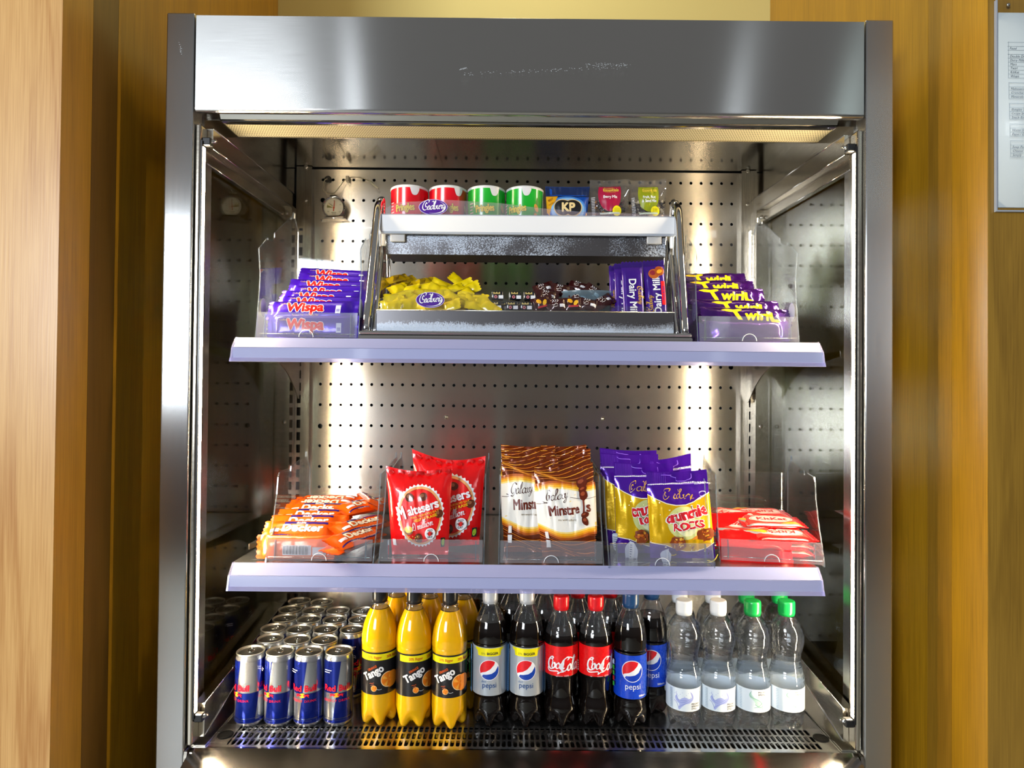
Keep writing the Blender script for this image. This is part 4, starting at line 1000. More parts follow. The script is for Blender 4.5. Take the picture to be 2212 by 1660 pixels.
LRD = pbr('label_red', (.80, .004, .006), .28, 0, .4)
def coke(a, u):
    y = .116
    P = lambda pts: [(u+p[0]*.001, y+p[1]*.001) for p in pts]
    a.stroke(P([(-20, 11), (-18.5, 13.8), (-22, 14.6), (-27, 8), (-28.5, -1), (-25, -7.5), (-18, -6), (-14, 0)]), .0034, WHT, 6, .5)
    a.stroke(P([(-24.5, 10), (-21.5, 11), (-19, 7.5), (-20.5, 3.5)]), .0016, WHT, 6)
    a.stroke(P([(8, 10), (11.5, 13.5), (7, 15.2), (0, 9), (-3.5, -2), (-1.5, -8.5), (4, -9), (9, -3.5)]), .0036, WHT, 6, .5)
    a.stroke(P([(1, 4.5), (2.5, 11), (8, 15), (14, 14.6), (18, 12.8), (22, 14.2), (25.5, 12.5)]), .0022, WHT, 6, .9)
    a.stroke(P([(-27.5, -4), (-29, -8), (-26, -11.6), (-18, -10.8), (-11, -9.8), (-8.5, -11.6), (-9.5, -14.6), (-5, -11.4), (0, -10.8)]), .0019, WHT, 6)
    a.script('oca', u-.0105, y-.0050, .0225, WHT, .13, 0, .22, 'C', .5, sx=.86)
    a.stroke(P([(-2.8, 1.6), (-.2, 2.2)]), .0016, WHT, 1)
    a.script('ola', u+.0180, y-.0085, .0255, WHT, .125, 0, .18, 'C', .5, sx=.82)
    a.text('since 1886', u, y-.0200, .0052, ink('f3b8bb'))
a = Art()
for u in (0, .1): coke(a, u)
a.rect(-.062, .098, -.056, .148, ink('2e62a8')); a.rect(.0425, .0955, .0475, .149, ink('b00010'))
for k in range(5): a.rect(-.054, .100+k*.004, -.0495, .1025+k*.004, ink('ffe6e6'))
prC = [(.0235, 0)]+smoothprof([(.0285, .005), (.0300, .015), (.0312, .030), (.0290, .043), (.0262, .056), (.0262, .070), (.0285, .084), (.0312, .094), (.0316, .100), (.0316, .148), (.0312, .158), (.0285, .172), (.0225, .188), (.0170, .200), (.0140, .2075), (.0132, .212)], 2)
CAPR = pbr('cap_red', (.72, .006, .012), .3, 0, .3, bump=.1)
cR = Art(); cR.script('Co', -.002, -.003, .010, ink('f08a90'), .14, 0, .2)
ck = bottle('cola_bottle', 'bottle', .0312, prC, .168, COLA, CAPR, (.2130, .2345), .0148, (.0965, .1505, .0319), LRD, a, capart=cR, ribs=lambda z: .008*cos(z*500) if .158 < z < .19 else 0)
place(ck, [(.0700, .110, .05, 'red capped cola bottle, front row, next to the silver labelled colas'), (.1345, .110, .32, 'red capped cola bottle, front row, next to the blue labelled cola'), (.1080, .180, -.6, 'red labelled cola bottle in the second row, cap hidden behind the rail'), (.1735, .183, .4, 'red capped cola bottle in the second row behind the front blue capped one')], 'red labelled cola bottles')
LBL = pbr('label_blue', (.006, .055, .55), .28, 0, .4)
a = Art()
for u in (0, -.095, .095):
    globe(a, u, .1060, .0185, red=ink('e01824', .3, .3), blue=ink('0a39b5', .3, .3)); a.text('pepsi', u+.001, .0735, .0150, WHT, bold=.012, sx=.95); a.text('500ml e', u+.020, .0595, .0050, WHT, bold=.02)
for s in (1,): 
    for k in range(26): a.rect(.0365, .060+k*.0029, .0445, .0611+k*.0029, ink('a8bff0'))
for k, c in enumerate(('3fae3a', 'c02a2a', '3fae3a', '3fae3a')): a.rect(-.037, .073+k*.010, -.0325, .081+k*.010, ink(c))
a.rect(-.037, .113, -.0325, .122, ink('b9c9e8'))
CAPB = pbr('cap_blue', (.010, .055, .16), .32, 0, .3, bump=.1)
prB = [(.0235, 0)]+smoothprof([(.0280, .004), (.0308, .014), (.0302, .032), (.0285, .046), (.0298, .055), (.0302, .060), (.0302, .134), (.0298, .138), (.0302, .150), (.0292, .168), (.0252, .187), (.0190, .203), (.0140, .2125), (.0128, .218)], 2)
cb = bottle('blue_capped_cola_bottle', 'bottle', .0308, prB, .184, COLA, CAPB, (.2185, .2405), .0150, (.0555, .1345, .0306), LBL, a, capart=cS, ribs=lambda z: .014*sin(z*1100) if .034 < z < .054 or .136 < z < .146 else 0)
place(cb, [(.2000, .110, -.06, 'blue capped cola bottle with blue label, front row'), (.2500, .158, -.22, 'blue capped cola bottle set back between the front cola and the water'), (.2130, .232, .3, 'blue capped cola bottle in the back, only its cap and shoulder showing')], 'blue labelled cola bottles')

# water
def water_mat():
    m = bpy.data.materials.new('water_bottle_plastic'); m.use_nodes = True; t = m.node_tree; t.nodes.clear(); L = t.links
    o = t.nodes.new('ShaderNodeOutputMaterial'); g = t.nodes.new('ShaderNodeBsdfGlass'); g.inputs['IOR'].default_value = 1.24; g.inputs['Roughness'].default_value = .0; g.inputs['Color'].default_value = (.97, .985, 1, 1)
    tr = t.nodes.new('ShaderNodeBsdfTransparent'); tr.inputs[0].default_value = (.96, .98, 1, 1); mx = t.nodes.new('ShaderNodeMixShader'); mx.inputs[0].default_value = .35
    gl = t.nodes.new('ShaderNodeBsdfGlossy'); gl.inputs['Roughness'].default_value = .06; lw = t.nodes.new('ShaderNodeLayerWeight'); lw.inputs[0].default_value = .5
    m2 = t.nodes.new('ShaderNodeMixShader'); f = mth(t, 'MULTIPLY_ADD', mth(t, 'POWER', lw.outputs[1], 3), .35, .05); L.new(f, m2.inputs[0])
    L.new(g.outputs[0], mx.inputs[1]); L.new(tr.outputs[0], mx.inputs[2]); L.new(mx.outputs[0], m2.inputs[1]); L.new(gl.outputs[0], m2.inputs[2]); L.new(m2.outputs[0], o.inputs[0])
    tcn = t.nodes.new('ShaderNodeTexCoord'); mp = t.nodes.new('ShaderNodeMapping'); mp.inputs['Scale'].default_value = (18, 18, 60); mp.inputs['Rotation'].default_value = (.5, 0, 0); n = t.nodes.new('ShaderNodeTexNoise'); n.inputs['Scale'].default_value = 1.0
    L.new(tcn.outputs['Object'], mp.inputs[0]); L.new(mp.outputs[0], n.inputs[0]); bp = t.nodes.new('ShaderNodeBump'); bp.inputs['Strength'].default_value = .9; bp.inputs['Distance'].default_value = .004
    L.new(n.outputs[0], bp.inputs['Height'])
    for k in (g, gl): L.new(bp.outputs[0], k.inputs['Normal'])
    return m
WAT = water_mat()
LBW = pbr('label_white', (.76, .83, .88), .4, 0, .2)
prW = [(.026, 0)]+smoothprof([(r_*.965, z_) for r_, z_ in [(.0295, .004), (.0318, .014), (.0325, .030), (.0326, .080), (.0322, .092), (.0285, .106), (.0262, .120), (.0272, .134), (.0312, .150), (.0322, .162), (.0300, .178), (.0245, .190), (.0180, .1985), (.0146, .203)]], 2)
ribw = lambda z: .018*sin(z*620)+.006*sin(z*1500) if .088 < z < .172 else (.006*sin(z*700) if z < .03 else 0)
def wlabel(kind):
    a = Art()
    if kind == 'still':
        B1 = ink('aab4e4', .4, .1); B2 = ink('8590d2', .4, .1)
        a.poly([(-.018, .064), (-.014, .055), (-.009, .059), (-.002, .061), (.005, .058), (.009, .061), (.007, .069), (.0045, .072), (.011, .067), (.0125, .058), (.006, .051), (-.002, .049), (-.009, .043), (-.013, .038), (-.0155, .041), (-.013, .048), (-.019, .053), (-.0215, .059), (-.020, .062)], B1, 3)
        for p in ([(-.019, .062), (-.013, .052), (-.003, .053), (.008, .060)], [(-.014, .042), (-.008, .047), (.003, .053), (.011, .060), (.0075, .070)], [(-.017, .057), (-.009, .055), (0, .0565)], [(-.020, .068), (-.017, .064)], [(-.023, .054), (-.018, .050), (-.0145, .042)]): a.stroke(p, .0007, B2, 5)
        for k in range(9): a.ell(-.022+.0035*k, .066+.004*sin(k*2.1), .0005, .0005, B2, 8)
        for i, s in enumerate(('PRIORY', 'SPRING', 'STILL')): a.text(s, .0075, .0485-.0042*i, .0042, ink('23232c'), bold=.03, align='L', sx=1.1)
    else:
        B1 = ink('b6d8cb', .4, .1); B2 = ink('5d9f8c', .4, .1)
        a.poly([(-.010, .072), (-.008, .066), (-.002, .061), (.005, .059), (.010, .052), (.010, .045), (.005, .043), (-.001, .048), (-.003, .054), (-.0075, .059), (-.012, .062), (-.0125, .068)], B1, 3)
        for p in ([(-.009, .073), (-.012, .066), (-.006, .061), (.002, .058), (.009, .052), (.010, .042)], [(-.004, .044), (.003, .046), (.010, .053)], [(-.003, .050), (.006, .045), (.012, .047)], [(.010, .044), (.0115, .038)]): a.stroke(p, .0007, B2, 5)
        for i, s in enumerate(('PRIORY', 'SPRING', 'SPARKLING')): a.text(s, 0.002, .0705-.0042*i, .0042, ink('23232c') if i < 2 else ink('5d8f86'), bold=.03 if i < 2 else 0, align='L', sx=1.1)
    a.text('NATURAL MINERAL WATER', .026, .038, .0026, ink('3a4048'), rot=pi/2, align='L'); 
    for k in range(12): a.rect(-.030, .040+k*.003, -.0255, .0412+k*.003, ink('b4c8da'))
    return a
CAPG = pbr('cap_green', (.003, .30, .055), .32, 0, .3, bump=.1)
ws = bottle('still_water_bottle', 'bottle', .0325, prW, 9, WAT, CAPW, (.2060, .2290), .0150, (.0355, .0765, .0319), LBW, wlabel('still'), shell=WAT, ncap=30, foot=5)
wg = bottle('sparkling_water_bottle', 'bottle', .0325, prW, 9, WAT, CAPG, (.2060, .2290), .0150, (.0355, .0765, .0319), LBW, wlabel('sparkling'), shell=WAT, ncap=30, foot=5)
place(ws, [(.2995, .108, -.08, 'white capped water bottle, front row, next to the blue labelled colas'), (.3635, .108, -.05, 'white capped water bottle, front row, next to the green capped ones'), (.3100, .176, .7, 'white capped water bottle in the second row behind the leftmost water'), (.3755, .176, .4, 'white capped water bottle in the second row, cap partly behind the rail')], 'white capped water bottles')
place(wg, [(.4275, .107, -.12, 'green capped water bottle, front row, beside the white capped ones'), (.4915, .108, .0, 'green capped water bottle at the right end of the front row'), (.4420, .176, .5, 'green capped water bottle in the second row, left of two'), (.5080, .176, .6, 'green capped water bottle in the second row near the glass side')], 'green capped water bottles')
# ------------------------------------------------------------------ snacks
CAMO = Vector((-.0281, -1.0618, 1.30)); CMR = S.camera.matrix_world.to_3x3()
def at(px, py, Y):
    """point in the vertical plane at depth Y seen at photo position px, py"""
    d = CMR @ Vector(((px-1106)/1345, -(py-830)/1345, -1)); return CAMO+d*((Y-CAMO.y)/d.y)

def pillow(L, W, T, mat, seal=.010, art=None, nu=26, nv=10, seed=0, crink=.0009, gp=2.6, fin=1.03, ramp=.016, zz=.0012, sealmat=None, step=None):
    b = MB(); hl = L/2; hw = W/2; bi = hl-seal
    def prof(u, v):
        a = abs(u)
        f = 0 if a >= bi else min(1, (bi-a)/ramp)
        f = sin(f*pi/2)**.7
        g = max(0, 1-abs(v/hw)**gp)**.5
        return f, g
    def P(u, v, sgn):
        f, g = prof(u, v)
        n = noise.noise(Vector((u*90, v*90, seed*7.3+sgn)))*crink+noise.noise(Vector((u*260, v*30, seed*3.1+sgn)))*crink*.5*(1-f*.6)
        z = T/2+sgn*(T/2*f*g+.0003)+n*min(1, g*2)
        vv = v*(1+(fin-1)*(1-f)) 
        return Vector((u, vv, z))
    us = [-hl+L*i/nu for i in range(nu+1)]
    for sgn in (1, -1):
        vs = []; fs = []
        for j in range(nv+1):
            for i, u in enumerate(us):
                v = -hw+W*j/nv
                p = P(u, v, sgn)
                if i in (0, nu): p.x += (zz if j % 2 else -zz)*(1 if i else -1)
                vs.append(p)
        for j in range(nv):
            for i in range(nu):
                a = j*(nu+1)+i; q = (a, a+1, a+nu+2, a+nu+1); fs.append(q if sgn > 0 else q[::-1])
        b.add(vs, fs, mat, True)
    if art: art.apply(b, lambda u, v: P(max(-hl, min(hl, u)), max(-hw, min(hw, v)), 1), step or .004, None, h0=.0003, dh=.00012, clip=(-hl+.001, -hw*.97, hl-.001, hw*.97))
    return b
def foil(name, h, rough=.22, metal=.35, coat=.5, g=1): return pbr(name, hexc(h, g), rough, metal, coat, bump=.35, bscale=120)

def rot(*a):
    M = Matrix.Identity(3)
    for ax, ang in a: M = M @ Matrix.Rotation(ang, 3, ax)
    return M.to_euler()
def put(src, first, loc, r, lab, grp):
    if first: src.location = loc; src.rotation_euler = r; src['label'] = lab; src['group'] = grp; return src
    return dup(src, loc, r, lab, grp)
def single(b, name, cat): return tag(b.build(name), 'x', cat)

# purple and red bars, upper left tray
WP = foil('wrapper_indigo', '3a0fae', .24, .3); RDW = ink('f01410', .25, .4)
a = Art(); a.text('Wispa', -.012, -.0075, .0270, RDW, bold=.05, sx=.94, outline=(WHT, .04))
a.text('Cadbury', -.050, .008, .0045, ink('c9a34a')); a.rect(.043, -.013, .052, .004, ink('d8dcf0', .4, .1)); a.rect(.0445, -.010, .0505, -.004, ink('8d8fc8'))
a.text('Aerated Milk Chocolate Bar', -.010, -.0165, .0042, ink('c6a05e'))
wi = single(pillow(.162, .040, .015, WP, .011, a, 30, 12, 1, gp=3), 'chocolate_bar', 'chocolate bar')
o9 = ['lowest bar at the front', 'second bar up', 'third bar up', 'fourth bar up', 'fifth bar up', 'sixth bar up', 'top bar at the back']
for i in range(7):
    x, y, z = [(-.386, .066, 1.4345), (-.377, .0885, 1.447), (-.380, .111, 1.4605), (-.371, .134, 1.4745), (-.382, .157, 1.489), (-.372, .180, 1.504), (-.379, .203, 1.519)][i]
    put(wi, i == 0, (x, y, z+.004), rot(('X', radians((58, 62, 64, 72, 62, 66, 62)[i])), ('Z', (.02, -.01, .0, .015, -.03, -.04, -.05)[i])), 'purple chocolate bar with red lettering, %s of the tilted stack' % o9[i], 'purple bars with red lettering')
dup(wi, (-.381, .0535, 1.4115), rot(('X', radians(82))), 'purple chocolate bar with red lettering, standing behind the clear front lip', 'purple bars with red lettering')
for i in range(5): dup(wi, (-.380, .085+.03*i, 1.4085+.012*(i % 2)), rot(('X', radians(80))), 'purple chocolate bar buried under the stack of red lettered bars', 'purple bars under the stack')
for i, z in enumerate((1.449, 1.473)): dup(wi, (-.380, .150+.03*i, z-.005), rot(('X', radians(70))), 'purple chocolate bar buried under the stack of red lettered bars', 'purple bars under the stack')
# purple and yellow bars, upper right tray
TW = foil('wrapper_plum', '42106e', .16, .55, .7); YTW = ink('f8d70e', .25, .4)
a = Art(); tt = [(-.046, .007), (-.036, .004), (-.022, .0035), (-.010, .0065), (-.009, .011), (-.024, .0095), (-.036, .010)]
a.poly(tt, YTW, 3); a.poly([(-.026, .006), (-.019, .007), (-.009, -.0125), (-.017, -.0125)], YTW)
a.text('wirl', .017, -.0115, .0260, YTW, bold=.045, shear=.12, sx=1.05); a.stroke([(.043, .005), (.042, -.006), (.046, -.0125), (.054, -.013)], .006, YTW, 4)
tw = single(pillow(.160, .037, .017, TW, .013, a, 34, 12, 4, crink=.0016, gp=2.2), 'twin_chocolate_bar', 'chocolate bar')
for i in range(5):
    x, y, z = [(.394, .067, 1.430), (.385, .092, 1.448), (.371, .126, 1.476), (.364, .155, 1.496), (.360, .184, 1.515)][i]
    put(tw, i == 0, (x, y, z+.004), rot(('X', radians((60, 62, 66, 62, 60)[i])), ('Z', (-.03, -.02, -.015, .0, .02)[i])), 'purple twin chocolate bar with yellow lettering, %s of the tilted stack' % ['lowest at the front', 'second up', 'middle one', 'second from the top', 'top one at the back'][i], 'purple bars with yellow lettering')
tp = foil('wrapper_plum_back', '5b1a9a', .18, .5, .7)
tw2 = single(pillow(.150, .036, .016, tp, .012, None, 30, 10, 9, crink=.002), 'twin_chocolate_bar', 'chocolate bar')
put(tw2, True, (.391, .0545, 1.4095), rot(('X', radians(80))), 'plain purple wrapped bar lying behind the clear lip of the right upper tray', 'purple bars beneath the yellow lettered ones')
dup(tw2, (.398, .110, 1.452), rot(('X', radians(66))), 'plain purple back of a bar between the yellow lettered ones', 'purple bars beneath the yellow lettered ones')
for i in range(5): dup(tw2, (.388, .082+.028*i, 1.4095+.014*(i % 2)), rot(('X', radians(78))), 'purple wrapped bar buried under the yellow lettered stack', 'purple bars beneath the yellow lettered ones')
for i, z in enumerate((1.443, 1.461)): dup(tw2, (.372, .150+.03*i, z), rot(('X', radians(70))), 'purple wrapped bar buried under the yellow lettered stack', 'purple bars beneath the yellow lettered ones')

# orange bars, lower left tray
OW = foil('wrapper_orange', 'f2600a', .24, .15); DKP = ink('2b1a6e', .25, .3)
a = Art(); a.text('Decker', .004, -.0065, .0215, ink('f0e6d4'), bold=.045, sx=1.12, sy=.95, outline=(ink('3a1a10'), .035))
a.rect(-.030, .0085, .047, .0135, DKP); a.text('double', .0, .0090, .0062, WHT, bold=.02)
a.poly([(-.056, -.0145), (-.03, -.012), (0, -.0155), (.03, -.0165), (.055, -.0125), (.055, -.0145), (.03, -.0185), (0, -.0178), (-.03, -.0145), (-.056, -.0168)], DKP)
a.text('Cadbury milk chocolate with a soft, chewy nougat', 0, -.0165, .0034, WHT); a.rect(-.052, -.008, -.036, -.0015, ink('e6dcea', .4, .1))
dk = single(pillow(.136, .041, .018, OW, .012, a, 30, 12, 12, crink=.0012, gp=3.2), 'nougat_chocolate_bar', 'chocolate bar')
DK = [(-.4005, .060, 1.0400, 42, .0), (-.3990, .086, 1.0465, 38, .01), (-.3970, .114, 1.0520, 34, -.01), (-.3950, .143, 1.0580, 28, .0), (-.3970, .173, 1.0620, 22, pi), (-.3960, .204, 1.0640, 18, pi+.02)]
for i, (x, y, z, t_, rz) in enumerate(DK):
    put(dk, i == 0, (x, y, z), rot(('X', radians(t_)), ('Z', rz)), 'orange chocolate bar with cream lettering, %s' % ['front one of the pile in the left tray', 'second from the front of the pile', 'third from the front of the pile', 'fourth from the front of the pile', 'upside down, second from the back of the pile', 'upside down, at the very back of the pile'][i], 'orange bars in the left tray')
for i, (px, py, Y, z0, ax, az, lab) in enumerate([(779, 1132, .100, 0, 40, 1.02, 'lying crosswise beside the pile, nearest the tray divider'), (789, 1090, .170, 0, 30, .95, 'lying crosswise at the back right of the tray'), (800, 1157, .058, 0, 38, 1.15, 'lying crosswise low at the front right'), (796, 1080, .200, 0, 50, 2.0, 'its torn end sticking up at the back right')]):
    p = at(px, py, Y); p.x = min(p.x, -.306); dup(dk, (p.x, p.y, p.z-.012), rot(('Z', az), ('X', radians(ax*.55))), 'orange chocolate bar '+lab, 'orange bars in the left tray')
ob = foil('wrapper_orange_back', 'f0681a', .26, .1)
a = Art(); a.rect(-.020, -.013, .030, .004, ink('dcdce4', .4, .1)); a.rect(.032, -.013, .058, .001, ink('dcdce4', .4, .1))
for k in range(24): a.rect(-.018+k*.00185, -.011, -.018+k*.00185+(.0005 if k % 3 else .0011), .003, ink('38383c'))
db = single(pillow(.136, .040, .017, ob, .012, a, 26, 10, 15, crink=.0014), 'nougat_chocolate_bar', 'chocolate bar')
put(db, True, (-.403, .0425, 1.0225), rot(('X', radians(84)), ('Z', 0)), 'orange bar turned to show its barcode behind the clear lip of the left tray', 'orange bars under the pile')
for i in range(5): dup(db, (-.400, .072+.030*i, 1.0095+.008*(i % 2)+.003*i), rot(('X', radians(20))), 'orange chocolate bar buried beneath the cream lettered pile', 'orange bars under the pile')
for i in range(3): dup(db, (-.318, .070+.05*i, 1.012+.004*i), rot(('Z', 1.25), ('X', .1)), 'orange chocolate bar buried beneath the crosswise bars', 'orange bars under the crosswise ones')
dup(db, (-.330, .075, 1.022), rot(('Z', .45), ('X', radians(25))), 'plain orange wrapper end filling the front right of the left tray', 'orange bars under the crosswise ones')

# red wafer bars, lower right tray
KR = foil('wrapper_red', 'd60f12', .22, .15); KS = foil('wrapper_silver_edge', 'd8d8dc', .2, .6)
a = Art(); a.rect(-.052, -.024, .052, .024, ink('e8352c')); a.ell(-.000, .001, .040, .0175, ink('f3d7cf'), 40); a.ell(-.000, .001, .0375, .0155, ink('e0403a'), 40); a.ell(-.0, .001, .0365, .0147, ink('f0cfc8'), 40)
a.text('KitKat', 0, -.0065, .0205, ink('d01a1c'), bold=.035, shear=.15, sx=1.05); a.text('Nestle', -.026, .0145, .006, ink('f0cfc8'), bold=.03)
a.poly([(.01, -.0235), (.05, -.0235), (.05, -.012), (.03, -.015)], ink('d8a322')); a.rect(-.053, -.0292, .053, -.0245, KS)
kk = single(pillow(.118, .060, .0105, KR, .011, a, 26, 14, 21, crink=.0006, gp=7), 'wafer_chocolate_bar', 'chocolate bar')
a = Art(); a.text('Classic Snack', 0, -.0275, .004, ink('c02a2a')); 
rz = -.13
def kput(first, px, py, Y, tz, rz, flip, lab, grp='red wafer bars in the right tray', dx=0):
    p = at(px, py, Y); return put(kk, first, (min(p.x, .4680), p.y, p.z-.0105), rot(('Z', rz), ('X', radians(tz)), ('Z', pi if flip else 0)), lab, grp)
kput(True, 1704, 1150, .085, 7, -.07, True, 'red wafer bar upside down on the front of the right hand stack')
kput(False, 1672, 1122, .125, 8, -.06, False, 'red wafer bar lying upright way, second from the front of the stack')
kput(False, 1648, 1105, .180, 5, -.05, True, 'red wafer bar upside down at the back of the stack')
for k in range(3): dup(kk, (.4660, .092+.001*k, 1.0045+.0118*k), rot(('Z', -.12), ('X', .02)), 'red wafer bar in the stack behind the clear lip, %s' % ['lowest', 'middle one', 'upper one'][k], 'red wafer bars stacked behind the lip')
for k in range(4): dup(kk, (.4640, .150+.012*(k % 2), 1.0045+.0118*k), rot(('Z', -.05)), 'red wafer bar buried in the rear of the right tray', 'red wafer bars buried at the rear')
kk2 = single(pillow(.125, .058, .0105, KR, .012, None, 24, 12, 33, crink=.0014, gp=5), 'wafer_chocolate_bar', 'chocolate bar')
for i, (px, py, Y, tz, r2, s2, lab) in enumerate([(1592, 1157, .075, 20, -.30, kk2, 'plain red wafer bar tilted at the left front of the right tray'), (1588, 1131, .120, 14, -.50, kk, 'red wafer bar lying askew at the left of the right tray'), (1578, 1108, .170, 12, -.75, kk, 'red wafer bar askew at the back left of the right tray'), (1590, 1190, .058, 62, -.18, kk2, 'red wafer bar leaning on the clear lip at the left'), (1570, 1120, .140, 30, .2, kk2, 'red wafer bar wedged by the tray divider')]):
    p = at(px, py, Y); x = max(p.x, .413); z = max(p.z-.012, 1.006)
    if s2 is kk2 and i == 0: put(kk2, True, (x, p.y, z), rot(('Z', r2), ('X', radians(tz))), lab, 'loose red wafer bars')
    else: dup(s2, (x, p.y, z), rot(('Z', r2), ('X', radians(tz))), lab, 'loose red wafer bars')
for k in range(2): dup(kk2, (.418, .110+.02*k, 1.0045+.012*k), rot(('Z', -.3)), 'red wafer bar buried under the loose ones', 'red wafer bars buried at the left')

# ------------------------------------------------------------------ pouches
def pouch(name, cat, label, group, TL, TR, BR, BL, y0, lean, thick, mat, art, W, H, seed=0, dip=0, crink=.0022, top=.06, bot=.05, nu=22, nv=26, z0=None, contents=None, edge=None, step=.0055, pleat=0):
    zb = z0 if z0 is not None else min(BL[1], BR[1]); xc = (BL[0]+BR[0])/2; Oo = Vector((xc, y0, zb))
    def Pp(s_, t_, side):
        x = (BL[0]*(1-s_)+BR[0]*s_)*(1-t_)+(TL[0]*(1-s_)+TR[0]*s_)*t_
        z = (BL[1]*(1-s_)+BR[1]*s_)*(1-t_)+(TL[1]*(1-s_)+TR[1]*s_)*t_-dip*sin(pi*s_)*t_**2
        e_ = max(0, 1-(2*s_-1)**2)**.5; 
        f = min(1, max(0, t_-bot)/.22) if bot else 1; g = min(1, max(0, (1-top)-t_)/.30)
        k = e_*sin(f*pi/2)**.6*sin(g*pi/2)**.75
        if not bot: k = e_*sin(g*pi/2)**.75
        n = noise.noise(Vector((s_*5, t_*4, seed*5.7)))*crink+noise.noise(Vector((s_*15, t_*5, seed*2.3)))*crink*.45
        c = noise.noise(Vector((s_*9+t_*2, t_*1.3, seed+40)))*crink*.8*(1-k)
        x += (1-k)*0
        px = -side*(thick/2*k)
        # sides pull in where the bag bulges
        x -= (s_-.5)*.05*W*k
        return Vector((x, y0+lean*(z-zb)+px+(n*min(1, e_*1.6)+c)*(1 if side > 0 else .6), z))-Oo
    b = MB(); fn = lambda a_, c_: Pp(a_, c_, 1)
    b.grid(lambda i, j: Pp(i, j, 1), nu, nv, mat); b.grid(lambda i, j: Pp(i, j, -1), nu, nv, mat, flip=True)
    if art: art.apply(b, lambda u, v: Pp(min(1, max(0, u/W+.5)), min(1, max(0, v/H)), 1), step, None, h0=.0004, dh=.00016, clip=(-W/2*.995, .0005, W/2*.995, H-.0005))
    o = b.build(name, None, Oo); tag(o, label, cat, group); return o

MRD = foil('pouch_red', 'd90a0e', .2, .1, .7); CHB = ink('5e2a14', .25, .6); CH2 = ink('8f5a3c', .3, .5)
a = Art(); W_, H_ = .120, .160; cx, cy = .003, .075
a.ell(cx, cy, .0480, .0600, ink('eef0f4'), 76, zig=-.06); a.ell(cx, cy, .0435, .0550, ink('c9ccd6'), 76, zig=.02); a.ell(cx, cy, .0432, .0545, ink('e8a368'), 60); a.ell(cx, cy-.0005, .0400, .0505, ink('c41a12'), 60); a.ell(cx, cy-.001, .0392, .0495, ink('e4120f'), 60)
for x, y, r in ((-.017, .108, .0085), (.010, .110, .0078), (.0405, .076, .0078), (.0, .033, .0085)):
    a.ell(x, y, r, r, CHB, 26); a.ell(x-r*.25, y+r*.3, r*.5, r*.42, CH2, 20)
a.ell(-.021, .046, .0092, .0072, CH2, 22); a.ell(-.021, .0485, .0082, .0062, ink('f2c94e'), 22)
for k in range(12): a.ell(-.026+.0022*k, .0335+.003*sin(k*2.4), .0011, .0011, ink('f2c04a'), 8)
a.text('M', -.0315, .0665, .030, WHT, bold=.03, rot=.26, sx=.66, sy=1.15); a.text('altesers', .0100, .0815, .0235, WHT, bold=.032, rot=.26, sx=.84)
a.text('MAKE YOURSELVES SILLY', .012, .0745, .0052, ink('f6b01c'), bold=.02, rot=.26, sx=.95); a.text('HELP US RAISE', .014, .0675, .0072, ink('f6c61c'), bold=.02, rot=.26)
a.script('L1 million', .008, .0515, .0150, WHT, .09, .28, .2, sx=.95)
a.ell(.024, .0415, .0102, .0102, ink('f3f3f5'), 30); a.ell(.024, .0415, .0042, .0036, ink('e01a14'), 12, zig=.25)
a.text('RED', .024, .0455, .0052, ink('22222a'), bold=.02); a.text('N   SE', .024, .0398, .0050, ink('22222a'), bold=.02); a.text('DAY', .024, .0345, .0050, ink('22222a'), bold=.02)
a.rect(-.052, .0205, -.0465, .031, WHT); a.rect(.044, .018, .052, .034, ink('1c1c1f')); a.ell(.048, .026, .003, .006, ink('8fb02a'), 14)
for k in range(7): a.ell(-.05+k*.017, .150+.004*(k % 2), .005, .005, ink('b30a0c'), 16)
pouch('chocolate_pouch', 'pouch', 'bright red pouch of chocolate balls standing in front, its left corner raised', 'red chocolate ball pouches', (-.2560, 1.161), (-.1345, 1.163), (-.1385, 1.004), (-.2395, 1.004), .064, .12, .030, MRD, a, W_, H_, 1, .010)
pouch('chocolate_pouch', 'pouch', 'bright red pouch of chocolate balls behind, leaning toward the right side of its tray', 'red chocolate ball pouches', (-.2160, 1.188), (-.0750, 1.176), (-.0850, 1.012), (-.1950, 1.004), .108, .12, .032, MRD, a, W_, H_, 2, .014, z0=1.004)

BRN = foil('pouch_brown', '6f2a06', .18, .3, .7)
a = Art(); W_, H_ = .118, .170
G1 = ink('c06a12'); G2 = ink('8a3a08'); G3 = ink('e29a2a')
def band(y0, y1, m, amp=.006, ph=0.):
    up = [(-.06+.12*i/16, y1+amp*sin(i/16*5.2+ph)+i/16*.004) for i in range(17)]; lo = [(-.06+.12*i/16, y0+amp*1.2*sin(i/16*5.2+ph+2.6)-i/16*.012) for i in range(17)]
    a.poly(lo+up[::-1], m)
for k in range(9):
    for (yy, mm, w) in ((.008+k*.0075, G2 if k % 2 else G1, .0016), (.136+k*.0048, G1 if k % 2 else G3, .0012)):
        a.stroke([(-.06+.12*i/10, yy+.007*sin(i/10*5+.6*k)-(i/10)*.014*(yy < .1)) for i in range(11)], w, mm, 2)
band(.046, .136, ink('b4560c')); band(.050, .132, ink('e08a10')); band(.053, .129, ink('f6b21e')); band(.057, .125, ink('f8d878')); band(.060, .122, ink('f3efe6'))
BR_ = ink('4a1c0c', .3, .4)
a.stroke([(-.058, .100), (-.048, .101), (-.040, .104)], .0010, BR_); a.script('Galaxy', -.020, .1085, .0200, BR_, .09, .12, .3, sx=.98); a.stroke([(.008, .112), (.02, .110), (.04, .106), (.058, .108)], .0008, BR_)
